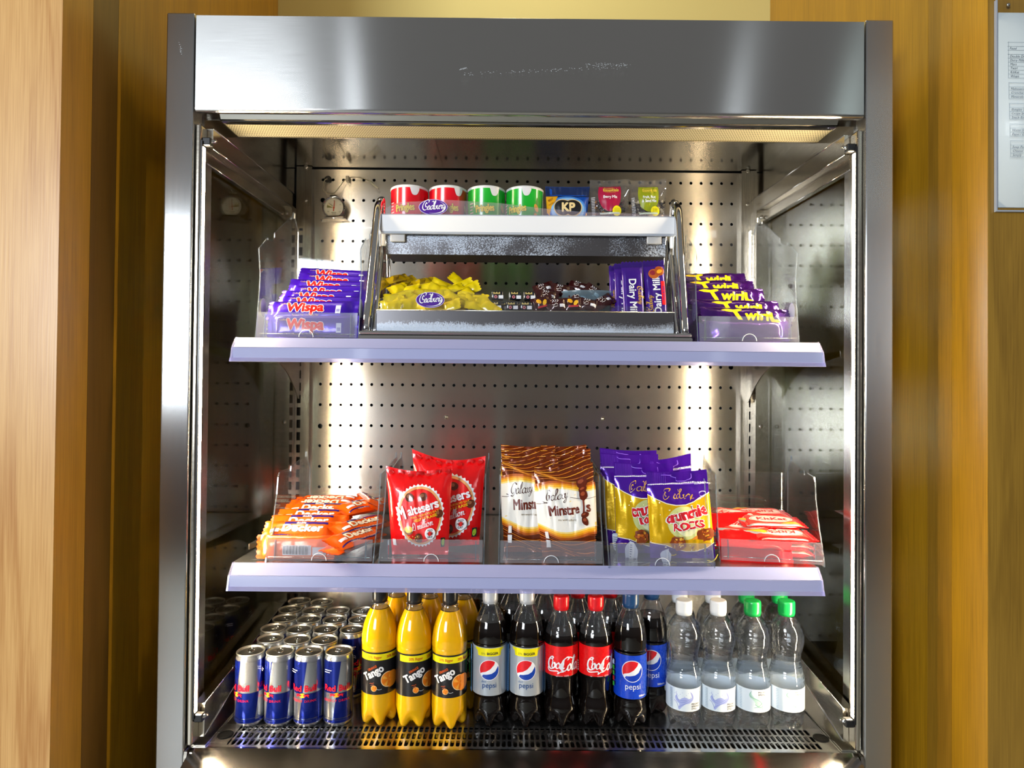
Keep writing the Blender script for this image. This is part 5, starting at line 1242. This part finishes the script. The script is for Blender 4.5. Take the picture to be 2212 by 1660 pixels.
a.text('Minstre', -.006, .0800, .0250, ink('6e2410'), bold=.03, rot=.05, sx=.84, sy=1.05); a.text('s', .045, .083, .0250, ink('6e2410'), bold=.03, sx=.84); a.stroke([(.0345, .105), (.0355, .092), (.035, .081)], .0038, ink('6e2410'), 3)
a.text('are worth sharing', .000, .0685, .0058, ink('8a7a5a'), rot=-.03, sx=1.0)
for x, y, r, r2 in ((.034, .136, .0115, .010), (.035, .1245, .0095, .0055), (.0355, .114, .009, .0105), (.037, .078, .0075, .005), (.0365, .067, .0052, .0085)):
    a.ell(x, y, r, r2, ink('5a1e0e', .2, .6), 24, rot=.3); a.ell(x-r*.2, y+r2*.25, r*.5, r2*.35, ink('94462a', .2, .6), 16, rot=.3)
a.rect(-.048, .0205, -.0415, .034, WHT); a.rect(-.0475, .037, -.042, .049, ink('e8e0dc'))
MN = [('pouch', 'brown and white chocolate pouch at the front right, lettering fully visible', (.0145, 1.163), (.1225, 1.172), (.1280, 1.004), (.0310, 1.004), .060, .10),
      ('pouch', 'brown and white chocolate pouch at the front left, partly covered by its neighbour', (-.0440, 1.176), (.0620, 1.176), (.0600, 1.004), (-.0380, 1.004), .088, .10),
      ('pouch', 'brown chocolate pouch second in the right stack, only its top showing', (.0260, 1.178), (.1250, 1.182), (.1250, 1.008), (.0350, 1.006), .112, .10),
      ('pouch', 'brown chocolate pouch second in the left stack, only its top showing', (-.0460, 1.186), (.0570, 1.186), (.0560, 1.008), (-.0390, 1.008), .128, .10),
      ('pouch', 'brown chocolate pouch third in the right stack, only its top showing', (.0300, 1.186), (.1290, 1.189), (.1280, 1.010), (.0350, 1.008), .146, .10),
      ('pouch', 'brown chocolate pouch at the rear of the left stack, top corner showing', (-.0470, 1.194), (.0620, 1.193), (.0560, 1.010), (-.0390, 1.010), .168, .08),
      ('pouch', 'brown chocolate pouch at the rear of the right stack, top corner showing', (.0330, 1.192), (.1250, 1.194), (.1230, 1.010), (.0370, 1.008), .186, .06)]
for i, (c_, lab, TL, TR, BR, BL, y, ln) in enumerate(MN):
    pouch('sweet_pouch', c_, lab, 'brown and white chocolate pouches', TL, TR, BR, BL, y, ln, .026, BRN, a, W_, H_, 10+i, .004, z0=1.004, crink=.003)

CPU = foil('pouch_purple', '4a14a0', .22, .4, .5)
a = Art(); W_, H_ = .122, .158; YL = foil('pouch_yellow', 'e2b40a', .24, .35, .5); GOLD = ink('d8a52a', .25, .4)
a.poly([(-.061, .116), (-.045, .108), (-.028, .1015), (-.010, .0985), (.010, .099), (.028, .104), (.040, .110), (.061, .118), (.061, .028), (.045, .020), (.025, .0135), (.005, .013), (-.015, .018), (-.035, .025), (-.061, .028)], ink('f2ecd8')) 
a.poly([(-.061, .1145), (-.045, .1065), (-.028, .1), (-.010, .097), (.010, .0975), (.028, .1025), (.040, .1085), (.061, .1165), (.061, .0295), (.045, .0215), (.025, .015), (.005, .0145), (-.015, .0195), (-.035, .0265), (-.061, .0295)], YL)
a.ell(.005, .066, .034, .030, ink('c8cf8a', .25, .4), 30); a.ell(.008, .062, .022, .020, ink('d6dcb4', .25, .4), 30)
for k in range(16): a.rect(-.061+k*.0024, .136, -.0605+k*.0024, .156, ink('6a3cc0', .2, .5))
a.rect(-.061, .1325, .061, .1335, ink('8a6ad0'))
for k in range(60): a.rect(-.060+k*.002, .1315, -.0588+k*.002, .1330, WHT)
a.text('RECLOSABLE', .043, .1352, .0042, WHT, bold=.02); a.stroke([(-.03, .153), (-.008, .150), (.0, .142), (.02, .143), (.022, .152)], .0012, ink('8a5ae0'), 5)
a.script('C', -.031, .1070, .0165, GOLD, .09, 0, .2); a.script('adbury', .001, .1080, .0150, GOLD, .08, 0, .2, sx=1.1)
a.stroke([(.028, .106), (.038, .110), (.046, .116), (.040, .120), (.036, .114), (.042, .112)], .0012, ink('c8b4f0'), 5)
CRR = ink('d3202c', .25, .4)
a.text('crunchie', .006, .0745, .0265, CRR, bold=.045, rot=.20, sx=.84, outline=(WHT, .045)); a.text('ROCKS', .009, .0575, .0170, CRR, bold=.045, rot=.12, sx=1.0, outline=(WHT, .05))
rr = random.Random(5)
for cx_, cy_, r_ in ((-.014, .034, .0135), (.035, .048, .0140)):
    a.ell(cx_, cy_, r_, r_*.75, ink('8a3c12'), 18, zig=.12)
    for k in range(26):
        g_ = rr.uniform(0, 2*pi); q = rr.uniform(0, .85)*r_; a.ell(cx_+q*cos(g_), cy_+q*sin(g_)*.72, rr.uniform(.0012, .0024), rr.uniform(.001, .002), ink(rr.choice(('c4641a', 'e39a2a', '6e2c0e', 'f0bd40', 'a84c14'))), 8)
a.poly([(.008, .040), (.016, .049), (.017, .043)], ink('e0892a')); a.poly([(.006, .031), (.011, .034), (.008, .029)], ink('7a3a1a'))
for k in range(30): a.ell(rr.uniform(-.040, .045), rr.choice((rr.uniform(.024, .036), rr.uniform(.080, .098))), .0007, .0007, ink('f6f0d0'), 6)
a.ell(-.036, .0165, .0085, .0135, ink('b9c3dc'), 24); a.rect(-.040, .010, -.031, .028, ink('d5dcec'))
for k in range(6): a.rect(-.039, .012+k*.0025, -.033, .0128+k*.0025, ink('5f6c94'))
a.stroke([(.038, .026), (.040, .022), (.043, .026)], .0012, PUR); a.stroke([(.034, .016), (.044, .014), (.047, .021)], .0012, ink('f0d44a'))
CR = [('purple topped yellow pouch of honeycomb sweets in front, lettering fully visible', (.2175, 1.158), (.3270, 1.162), (.3410, 1.004), (.2240, 1.004), .055, .07),
      ('purple topped yellow pouch second from the front, half covered on its right', (.1650, 1.170), (.2750, 1.170), (.2790, 1.004), (.1680, 1.004), .087, .07),
      ('purple topped yellow pouch third back, only its left edge and top showing', (.1450, 1.184), (.2550, 1.182), (.2600, 1.010), (.1520, 1.010), .120, .07),
      ('purple pouch leaning at the rear right, only its dark top showing', (.2240, 1.168), (.3190, 1.184), (.3180, 1.008), (.2280, 1.006), .118, .10),
      ('purple pouch at the very rear, only its crumpled top showing', (.1480, 1.190), (.2600, 1.186), (.2600, 1.010), (.1530, 1.010), .155, .06)]
for i, (lab, TL, TR, BR, BL, y, ln) in enumerate(CR):
    o = pouch('honeycomb_pouch', 'pouch', lab, 'purple and yellow honeycomb pouches', TL, TR, BR, BL, y, ln, .028, CPU, a, W_, H_, 30+i, .003, z0=1.004, top=.15, crink=.0022)

# ------------------------------------------------------------------ upper tier of the rack
ZU = 1.387+.2147
def crisp_tub(col, colname, dark):
    t = thing('crisp_tub', 'x', 'crisp tub'); R = .0370; b = MB()
    b.lathe([(R*.97, 0), (R, .001), (R, .003), (R, .0895), (R*1.005, .090)], col, 48)
    a = Art()
    for k in range(3):
        a.poly([(.016+.004*k, .012), (.026+.004*k, .030), (.034, .060-.01*k), (.040, .075-.012*k), (.036, .030), (.028, .010)], ink(dark), 3) if k == 0 else a.ell(.036, .035+.018*(k-1), .0045, .008, ink('d89a3a'), 20, rot=.4)
    a.text('Pringles', -.003, .0445, .0190, ink('f4e21a', .3, .3), bold=.035, rot=.10, sx=.62, sy=1.0, outline=(ink('1c1a10'), .025))
    for k in range(6): a.rect(-.036, .030+k*.006, -.029+.001*(k % 3), .032+k*.006, ink('f2c8c0'))
    a.apply(b, lambda u, v: Vector((R*sin(u/R), -R*cos(u/R), v)), .004, .05)
    b.build('tub_body', t)
    b = MB(); b.lathe([(R*1.0, .0895), (R*1.02, .0905), (R*1.02, .0935), (R*.99, .0948), (R*.93, .0950), (R*.91, .0935), (R*.2, .0933)], pbr('lid_frosted', (.70, .72, .74), .3, 0, .6), 48, close=False); b.build('lid', t)
    b = MB(); a = Art(); a.poly([(.006, .090), (.024, .090), (.022, .080), (.018, .0755), (.012, .0755), (.009, .080)], ink('dcdce2'), 3); a.apply(b, lambda u, v: Vector((R*1.012*sin(u/R), -R*1.012*cos(u/R), v)), .004, .05); b.build('foil_tab', t)
    return t
TR_ = pbr('tub_red', (.72, .005, .015), .25, 0, .5); TG = pbr('tub_green', (.012, .42, .03), .25, 0, .5)
cr_ = crisp_tub(TR_, 'red', '7a1616'); put(cr_, True, (-.2320, .1685, ZU), (0, 0, .0), 'red crisp tub at the left end of the upper rack tier', 'red crisp tubs')
put(cr_, False, (-.1560, .1685, ZU), (0, 0, .25), 'red crisp tub with the purple oval sticker in front of it', 'red crisp tubs')
cg = crisp_tub(TG, 'green', '3c8a2a'); put(cg, True, (-.0800, .1685, ZU), (0, 0, .05), 'green crisp tub next to the red ones', 'green crisp tubs')
put(cg, False, (-.0040, .1685, ZU), (0, 0, -.35), 'green crisp tub beside the blue peanut bag', 'green crisp tubs')
KB = foil('bag_blue', '0f4fb4', .22, .15, .6); NAVY = ink('0c2350', .3, .4)
a = Art(); a.rect(-.05, .079, .05, .10, NAVY); a.ell(0, .050, .044, .030, ink('3f86dc'), 30); a.ell(0, .050, .040, .026, ink('8cc0f2'), 30)
a.poly([(-.05, .079), (-.022, .079), (-.030, .066), (-.038, .058), (-.044, .04), (-.05, .05)], ink('f0a818')); a.text('BEST', -.038, .070, .0058, ink('7a3a10'), bold=.03, rot=.4); a.text('TASTED NUTS', -.033, .063, .0045, ink('7a3a10'), rot=.4, sx=.8)
for s in (-1, 1): a.ell(s*.0115, .0545, .0225, .0175, ink('e8c88a'), 30)
for s in (-1, 1): a.ell(s*.0115, .0545, .0205, .0155, ink('15161c'), 30)
a.text('KP', .0, .0470, .0240, ink('f2d79a'), bold=.05, sx=1.15); a.text('Original Salted', 0, .0260, .0110, WHT, sx=.95); a.text('peanuts', 0, .0165, .0090, ink('f0d9b0'))
a.stroke([(-.044, .045), (-.038, .026), (-.028, .012)], .0022, ink('e8b04a')); a.stroke([(.044, .045), (.040, .026), (.034, .012)], .0022, ink('e8b04a'))
pouch('peanut_bag', 'snack bag', 'blue bag of salted peanuts with a navy top between green tub and clear bags', None, (.0360, 1.703), (.1230, 1.703), (.1150, ZU+.001), (.0430, ZU+.001), .152, .05, .028, KB, a, .096, .100, 50, .001, crink=.0012, top=.18, z0=ZU+.001)
CELL = thin('cellophane', (.97, .97, .97), 2.0, .06, .03, (.85, .85, .88), bump=.9, bscale=40)
def mixbag(X0, X1, lab, col, lines, cont, seed):
    a = Art(); W_, H_ = .080, .112
    a.poly([(-.022, .098), (.016, .0985), (.021, .098), (.0215, .080), (.019, .062), (.010, .050), (-.004, .047), (-.017, .054), (-.0245, .068), (-.0255, .084)], ink(col), 4)
    a.text('Snacking', -.003, .0925, .0055, ink('e6c84a')); a.text('Essentials', .001, .0865, .0092, ink('e6c84a'), bold=.03, sx=.92); a.stroke([(-.012, .0845), (.010, .0840)], .0004, ink('e6c84a'))
    for i, l in enumerate(lines): a.text(l, -.001, .0725-.0075*i, .0078, WHT, bold=.025, sx=.92)
    a.ell(.0125, .0475, .0098, .0098, ink('f0e210'), 26)
    for i in range(5): a.rect(.0065, .0435+.002*i, .0185, .0440+.002*i, ink('8a8a20'))
    a.rect(-.024, .041, .018, .0445, ink('c9d4c0'))
    for i in range(12): a.rect(-.0375, .040+.003*i, -.0315, .0412+.003*i, ink('c2c2c8'))
    o = pouch('fruit_and_nut_bag', 'snack bag', lab, None, (X0, 1.7175), (X1, 1.7205), (X1-.003, ZU+.001), (X0+.004, ZU+.001), .155, .03, .030, CELL, a, W_, H_, seed, .002, crink=.0028, top=.12, z0=ZU+.001)
    b = MB(); r = random.Random(seed)
    for k in range(230):
        m = ink(r.choice(cont), .4, .2); x = r.uniform(-.030, .030); z = .004+.068*r.random()**1.1; w = .0115*max(.2, 1-(abs(x)/.034)**2)**.5
        b.blob((x, r.uniform(-w, w)*.8+.002, z), r.uniform(.003, .0052), r.uniform(.0025, .004), r.uniform(.0025, .004), m, 8, Matrix.Rotation(r.uniform(0, 3), 3, 'X') @ Matrix.Rotation(r.uniform(0, 3), 3, 'Z'))
    c = b.build('dried_fruit_mix', o); c['kind'] = 'stuff'
mixbag(.1230, .2020, 'clear bag of dried berries with a crimson teardrop label', 'a80f3e', ['Berry Mix'], ('2a1210', '3c1a16', '1c1416', '5a2020', 'a8701a', '241820'), 61)
mixbag(.2020, .2740, 'clear bag of nuts and seeds with an olive green teardrop label', '8f9a12', ['Fruit, Nut', '& Seed Mix'], ('1e1618', '2c2022', '3a2a20', 'd8c8a8', 'cdbb98', '1a1416'), 62)

# ------------------------------------------------------------------ lower tier: wrapped sweets
YW = pbr('wrapper_yellow', hexc('e9cf04'), .26, 0, .5, bump=.25, bscale=90); YW2 = pbr('wrapper_yellow_back', hexc('c9a80a'), .24, .2, .5, bump=.25, bscale=90)
y1 = single(pillow(.040, .024, .011, YW, .007, None, 16, 8, 71, crink=.0018, gp=2, ramp=.008), 'wrapped_sweet', 'sweet')
a = Art()
for k in range(4): a.stroke([(-.012+.003*k, -.010), (-.006+.003*k, .0), (-.009+.003*k, .010)], .0012, ink('4a3208'), 3)
y2 = single(pillow(.042, .024, .010, YW2, .007, a, 16, 8, 74, crink=.0018, gp=2, ramp=.008), 'wrapped_sweet', 'sweet')
YS = [(440, 370, 40), (330, 510, -5), (590, 470, 5), (680, 385, -8), (900, 365, 3), (1085, 320, -12), (1310, 265, -30), (1410, 320, 20), (1265, 380, 25), (1150, 400, -15), (1235, 490, -38), (1440, 430, -65), (1600, 520, -8), (1465, 520, -50), (1500, 360, 20), (1335, 590, 80), (1130, 570, 30), (1010, 605, 10), (860, 575, -20), (620, 575, 5), (745, 520, -30), (490, 575, 45), (310, 605, 0), (1560, 612, 0), (1700, 580, -42), (1750, 620, -35), (1230, 605, 10), (1660, 560, -50), (1375, 520, 75), (940, 440, 0), (1060, 470, 30), (800, 430, -10), (1040, 390, -20)]
DKS = [(300, 320, 60), (500, 235, 30), (610, 260, 35), (860, 280, 25), (740, 330, -15), (690, 300, 10), (560, 340, 5)]
def heapdepth(py): return .066+max(0, (618-py))/400*.115
words = ['far left', 'left', 'left of the oval sticker', 'around the oval sticker', 'right of the oval sticker', 'right end']
cnt = {}
def zone(zx, zy):
    w = words[min(5, int((zx-200)/270))]; h = 'bottom' if zy > 540 else ('middle' if zy > 400 else 'top'); k = (w, h); cnt[k] = cnt.get(k, 0)+1
    o_ = ['', ', second such one', ', third such one', ', fourth such one', ', fifth such one', ', sixth such one'][min(5, cnt[k]-1)]
    return '%s of the heap, %s%s' % (h, w, o_)
for i, (zx, zy, an) in enumerate(YS):
    Y = heapdepth(zy)+rnd.uniform(-.002, .002); p = at(780+zx/6.32, 570+zy/6.32, Y)
    put(y1, i == 0, (max(p.x, -.247), p.y, max(p.z, 1.417)), rot(('X', radians(rnd.uniform(38, 88))), ('Y', rnd.uniform(-.5, .5)), ('Z', radians(an))), 'bright yellow wrapped sweet, '+zone(zx, zy), 'yellow wrapped sweets')
for i, (zx, zy, an) in enumerate(DKS):
    p = at(780+zx/6.32, 570+zy/6.32, .170+.006*(i % 3))
    put(y2, i == 0, p, rot(('X', radians(rnd.uniform(35, 65))), ('Z', radians(an))), 'brown striped yellow sweet at the rear of the heap, '+['leftmost', 'second from the left', 'third from the left', 'rightmost', 'fifth from the left', 'fourth from the left', 'between the left ones'][i], 'striped yellow sweets')
for i in range(14): dup(y1, (-.245+.018*i, .135+.02*(i % 3), 1.413+.011*(i % 3)), rot(('X', .5+.2*(i % 3)), ('Z', i*1.3)), 'yellow wrapped sweet buried inside the heap', 'yellow sweets inside the heap')
for i in range(7): dup(y1, (-.240+.034*i, .185, 1.440+.01*(i % 2)), rot(('X', .9), ('Z', i*.9)), 'yellow wrapped sweet buried inside the heap', 'yellow sweets inside the heap')
# black boxed sweets
BKW = pbr('wrapper_black', (.008, .009, .011), .16, 0, .8, bump=.2, bscale=90)
def blacksweet():
    t = thing('black_wrapped_sweet', 'x', 'sweet'); b = MB(); b.bbox(-.0105, .0105, -.0085, .0085, 0, .017, BKW, .002)
    a = Art(); [a.rect(-.0075+k*.0026, .0122, -.0055+k*.0026, .0150-.0012*(k % 2), ink('d8c070')) for k in range(5)]; a.rect(-.0075, .0113, .005, .0117, ink('d8c070')); a.ell(-.003, .0062, .0030, .0030, ink('d88a90'), 16); a.ell(-.003, .0062, .0016, .0016, ink('7a3038'), 12)
    a.apply(b, flatmap((0, -.0086, 0)), .1); b.build('sweet_box', t)
    b = MB(); b.box(.0022, .0108, -.0091, -.0087, .0030, .0092, WHT); b.build('white_label', t); return t
bs = blacksweet(); k = 0
for (zx, zy, lab) in ((150, 595, 'lower row, nearest the yellow ones'), (318, 592, 'lower row, second'), (462, 592, 'lower row, by the brown ones'), (166, 487, 'upper row, nearest the yellow ones'), (345, 500, 'upper row, middle'), (495, 487, 'upper row, by the brown ones')):
    up = k > 2; p = at(1040+zx/4.809, 540+(zy)/4.809, .075+(.020 if up else 0))
    put(bs, k == 0, (p.x, p.y, 1.4460 if not up else 1.4680), (0, 0, rnd.uniform(-.12, .12)), 'small black wrapped sweet with a white label, '+lab, 'black wrapped sweets'); 
    if not up: bs2 = None
    k += 1
for i in range(3):
    for y_, z_ in ((.075, 1.4080), (.075, 1.4270), (.095, 1.4080), (.095, 1.4275), (.095, 1.4475)): dup(bs, (-.045+.034*i, y_, z_), (0, 0, 0), 'small black wrapped sweet hidden beneath the top ones of its heap', 'black sweets beneath the top ones')
# brown peanut sweets
BW = foil('wrapper_maroon', '3a1012', .22, .2, .7); a = Art(); a.rect(.003, -.006, .012, .000, WHT)
for k in range(3): a.stroke([(-.010+.004*k, .004), (-.007+.004*k, .007), (-.009+.004*k, .009)], .0009, WHT, 3)
a.stroke([(-.010, .000), (-.007, -.002), (-.004, .001), (-.001, -.001)], .0009, ink('e8e0d8')); a.stroke([(-.009, -.004), (-.005, -.005), (-.001, -.004)], .0008, ink('e8e0d8'))
s1 = single(pillow(.040, .026, .012, BW, .006, a, 16, 8, 81, crink=.002, gp=2, ramp=.008), 'peanut_sweet', 'sweet')
a = Art(); a.ell(-.006, .003, .0035, .0055, ink('e8a81c'), 16, rot=.6); a.ell(.004, -.001, .0035, .006, ink('f0b82a'), 16, rot=-.5); a.rect(-.010, -.009, .008, -.006, ink('c8242a'))
s2 = single(pillow(.040, .026, .012, BW, .006, a, 16, 8, 84, crink=.002, gp=2, ramp=.008), 'peanut_sweet', 'sweet')
SS = [(650, 425, 20, 1, .13), (690, 500, -5, 1, .10), (830, 440, -10, 1, .12), (1010, 410, -20, 1, .14), (1010, 500, -8, 1, .105), (1160, 460, -35, 1, .125), (630, 570, 15, 2, .08), (790, 590, 5, 1, .072), (950, 580, 3, 2, .075), (1110, 590, -12, 1, .078), (1270, 560, 35, 1, .085)]
f1 = f2 = True
for i, (zx, zy, an, kd, Y) in enumerate(SS):
    p = at(1040+zx/4.809, 540+zy/4.809, Y); lab = ('dark brown wrapped sweet with white marks, ' if kd == 1 else 'dark brown wrapped sweet with printed peanuts, ')+['top left of its heap', 'left side of its heap', 'top centre of its heap', 'top right of its heap', 'right of centre in its heap', 'upper right edge of its heap', 'bottom left of its heap', 'bottom row, second from the left', 'bottom row, centre', 'bottom row, right of centre', 'bottom right corner of its heap'][i]
    if kd == 1: put(s1, f1, p, rot(('X', radians(rnd.uniform(50, 80))), ('Z', radians(an))), lab, 'brown peanut sweets'); f1 = False
    else: put(s2, f2, p, rot(('X', radians(rnd.uniform(60, 80))), ('Z', radians(an))), lab, 'brown peanut sweets'); f2 = False
for i in range(6): dup(s1, (.062+.022*i, .110+.02*(i % 2), 1.414+.012*(i % 2)), rot(('X', .3), ('Z', i)), 'brown wrapped sweet buried in its heap', 'brown sweets inside the heap')
t = thing('sweet_tub', 'pale blue translucent plastic tub behind the brown wrapped sweets', 'tub', (.118, .148, 1.4077)); TB = thin('tub_blue', (.45, .62, .70), 1.5, .1, .35, (.36, .50, .58))
b = MB(); b.lathe([(.048, 0), (.0495, .002), (.056, .078), (.058, .080), (.056, .0815)], TB, 48, lambda r, z, th: (r*(1+.22*abs(sin(th))), z), close=False); b.lathe([(.048, 0.0005), (.001, .0005)], TB, 48, close=False); b.build('tub_wall', t)
# upright purple bars
DM = foil('wrapper_royal_purple', '3d1486', .22, .2, .6); DP = ink('2a0f66', .25, .4)
def dairy(kind):
    a = Art(); a.rect(-.0645, -.02, -.054, .02, DP); a.rect(.054, -.02, .0645, .02, DP)
    a.text('Dairy Milk', .000 if kind else .004, -.0075, .0185, WHT, bold=.02, sx=.92); a.script('C', -.030 if kind else -.014, .0075, .0120, GOLD, .13); a.script('adbury', -.014 if kind else .004, .0085, .0095, GOLD, .13)
    if kind:
        a.rect(-.020, -.0165, .024, -.0095, ink('e8121a')); a.text('Fruit & Nut', .002, -.0148, .0055, ink('5a1a8a'), bold=.02)
        a.ell(.038, .002, .009, .010, ink('b45a1c'), 24); a.ell(.040, .004, .0045, .005, ink('8a1f30'), 18); a.ell(.043, -.008, .009, .0085, ink('a84e16'), 24); a.ell(.042, -.008, .0035, .005, ink('f0a820'), 16, rot=.4)
    else: a.ell(.050, .002, .004, .003, ink('e8e4f4'), 14); a.poly([(.03, .0085), (.037, .0125), (.035, .0065)], WHT)
    return single(pillow(.130, .038, .012, DM, .010, a, 28, 12, 91+kind, crink=.0008, gp=5), 'large_chocolate_bar', 'chocolate bar')
d0 = dairy(0); d1 = dairy(1); tl = radians(83)
put(d0, True, (.1925, .073, 1.4735), rot(('X', tl), ('Z', -pi/2+.03)), 'upright purple milk chocolate bar whose lettering reads downward', 'upright purple milk chocolate bars')
put(d1, True, (.2335, .075, 1.4765), rot(('X', tl), ('Z', pi/2+.05)), 'upright purple milk chocolate bar with nuts and a red band, lettering reads upward', 'upright purple milk chocolate bars')
dup(d0, (.1810, .091, 1.4735), rot(('X', tl), ('Z', -pi/2)), 'upright purple bar behind the downward lettered one, nearer it', 'upright purple milk chocolate bars')
dup(d0, (.1740, .108, 1.4730), rot(('X', tl), ('Z', pi/2)), 'upright purple bar rearmost at the left, only its edge showing', 'upright purple milk chocolate bars')
dup(d1, (.2350, .094, 1.4750), rot(('X', tl), ('Z', pi/2)), 'upright purple bar hidden behind the one with the red band', 'upright purple milk chocolate bars')
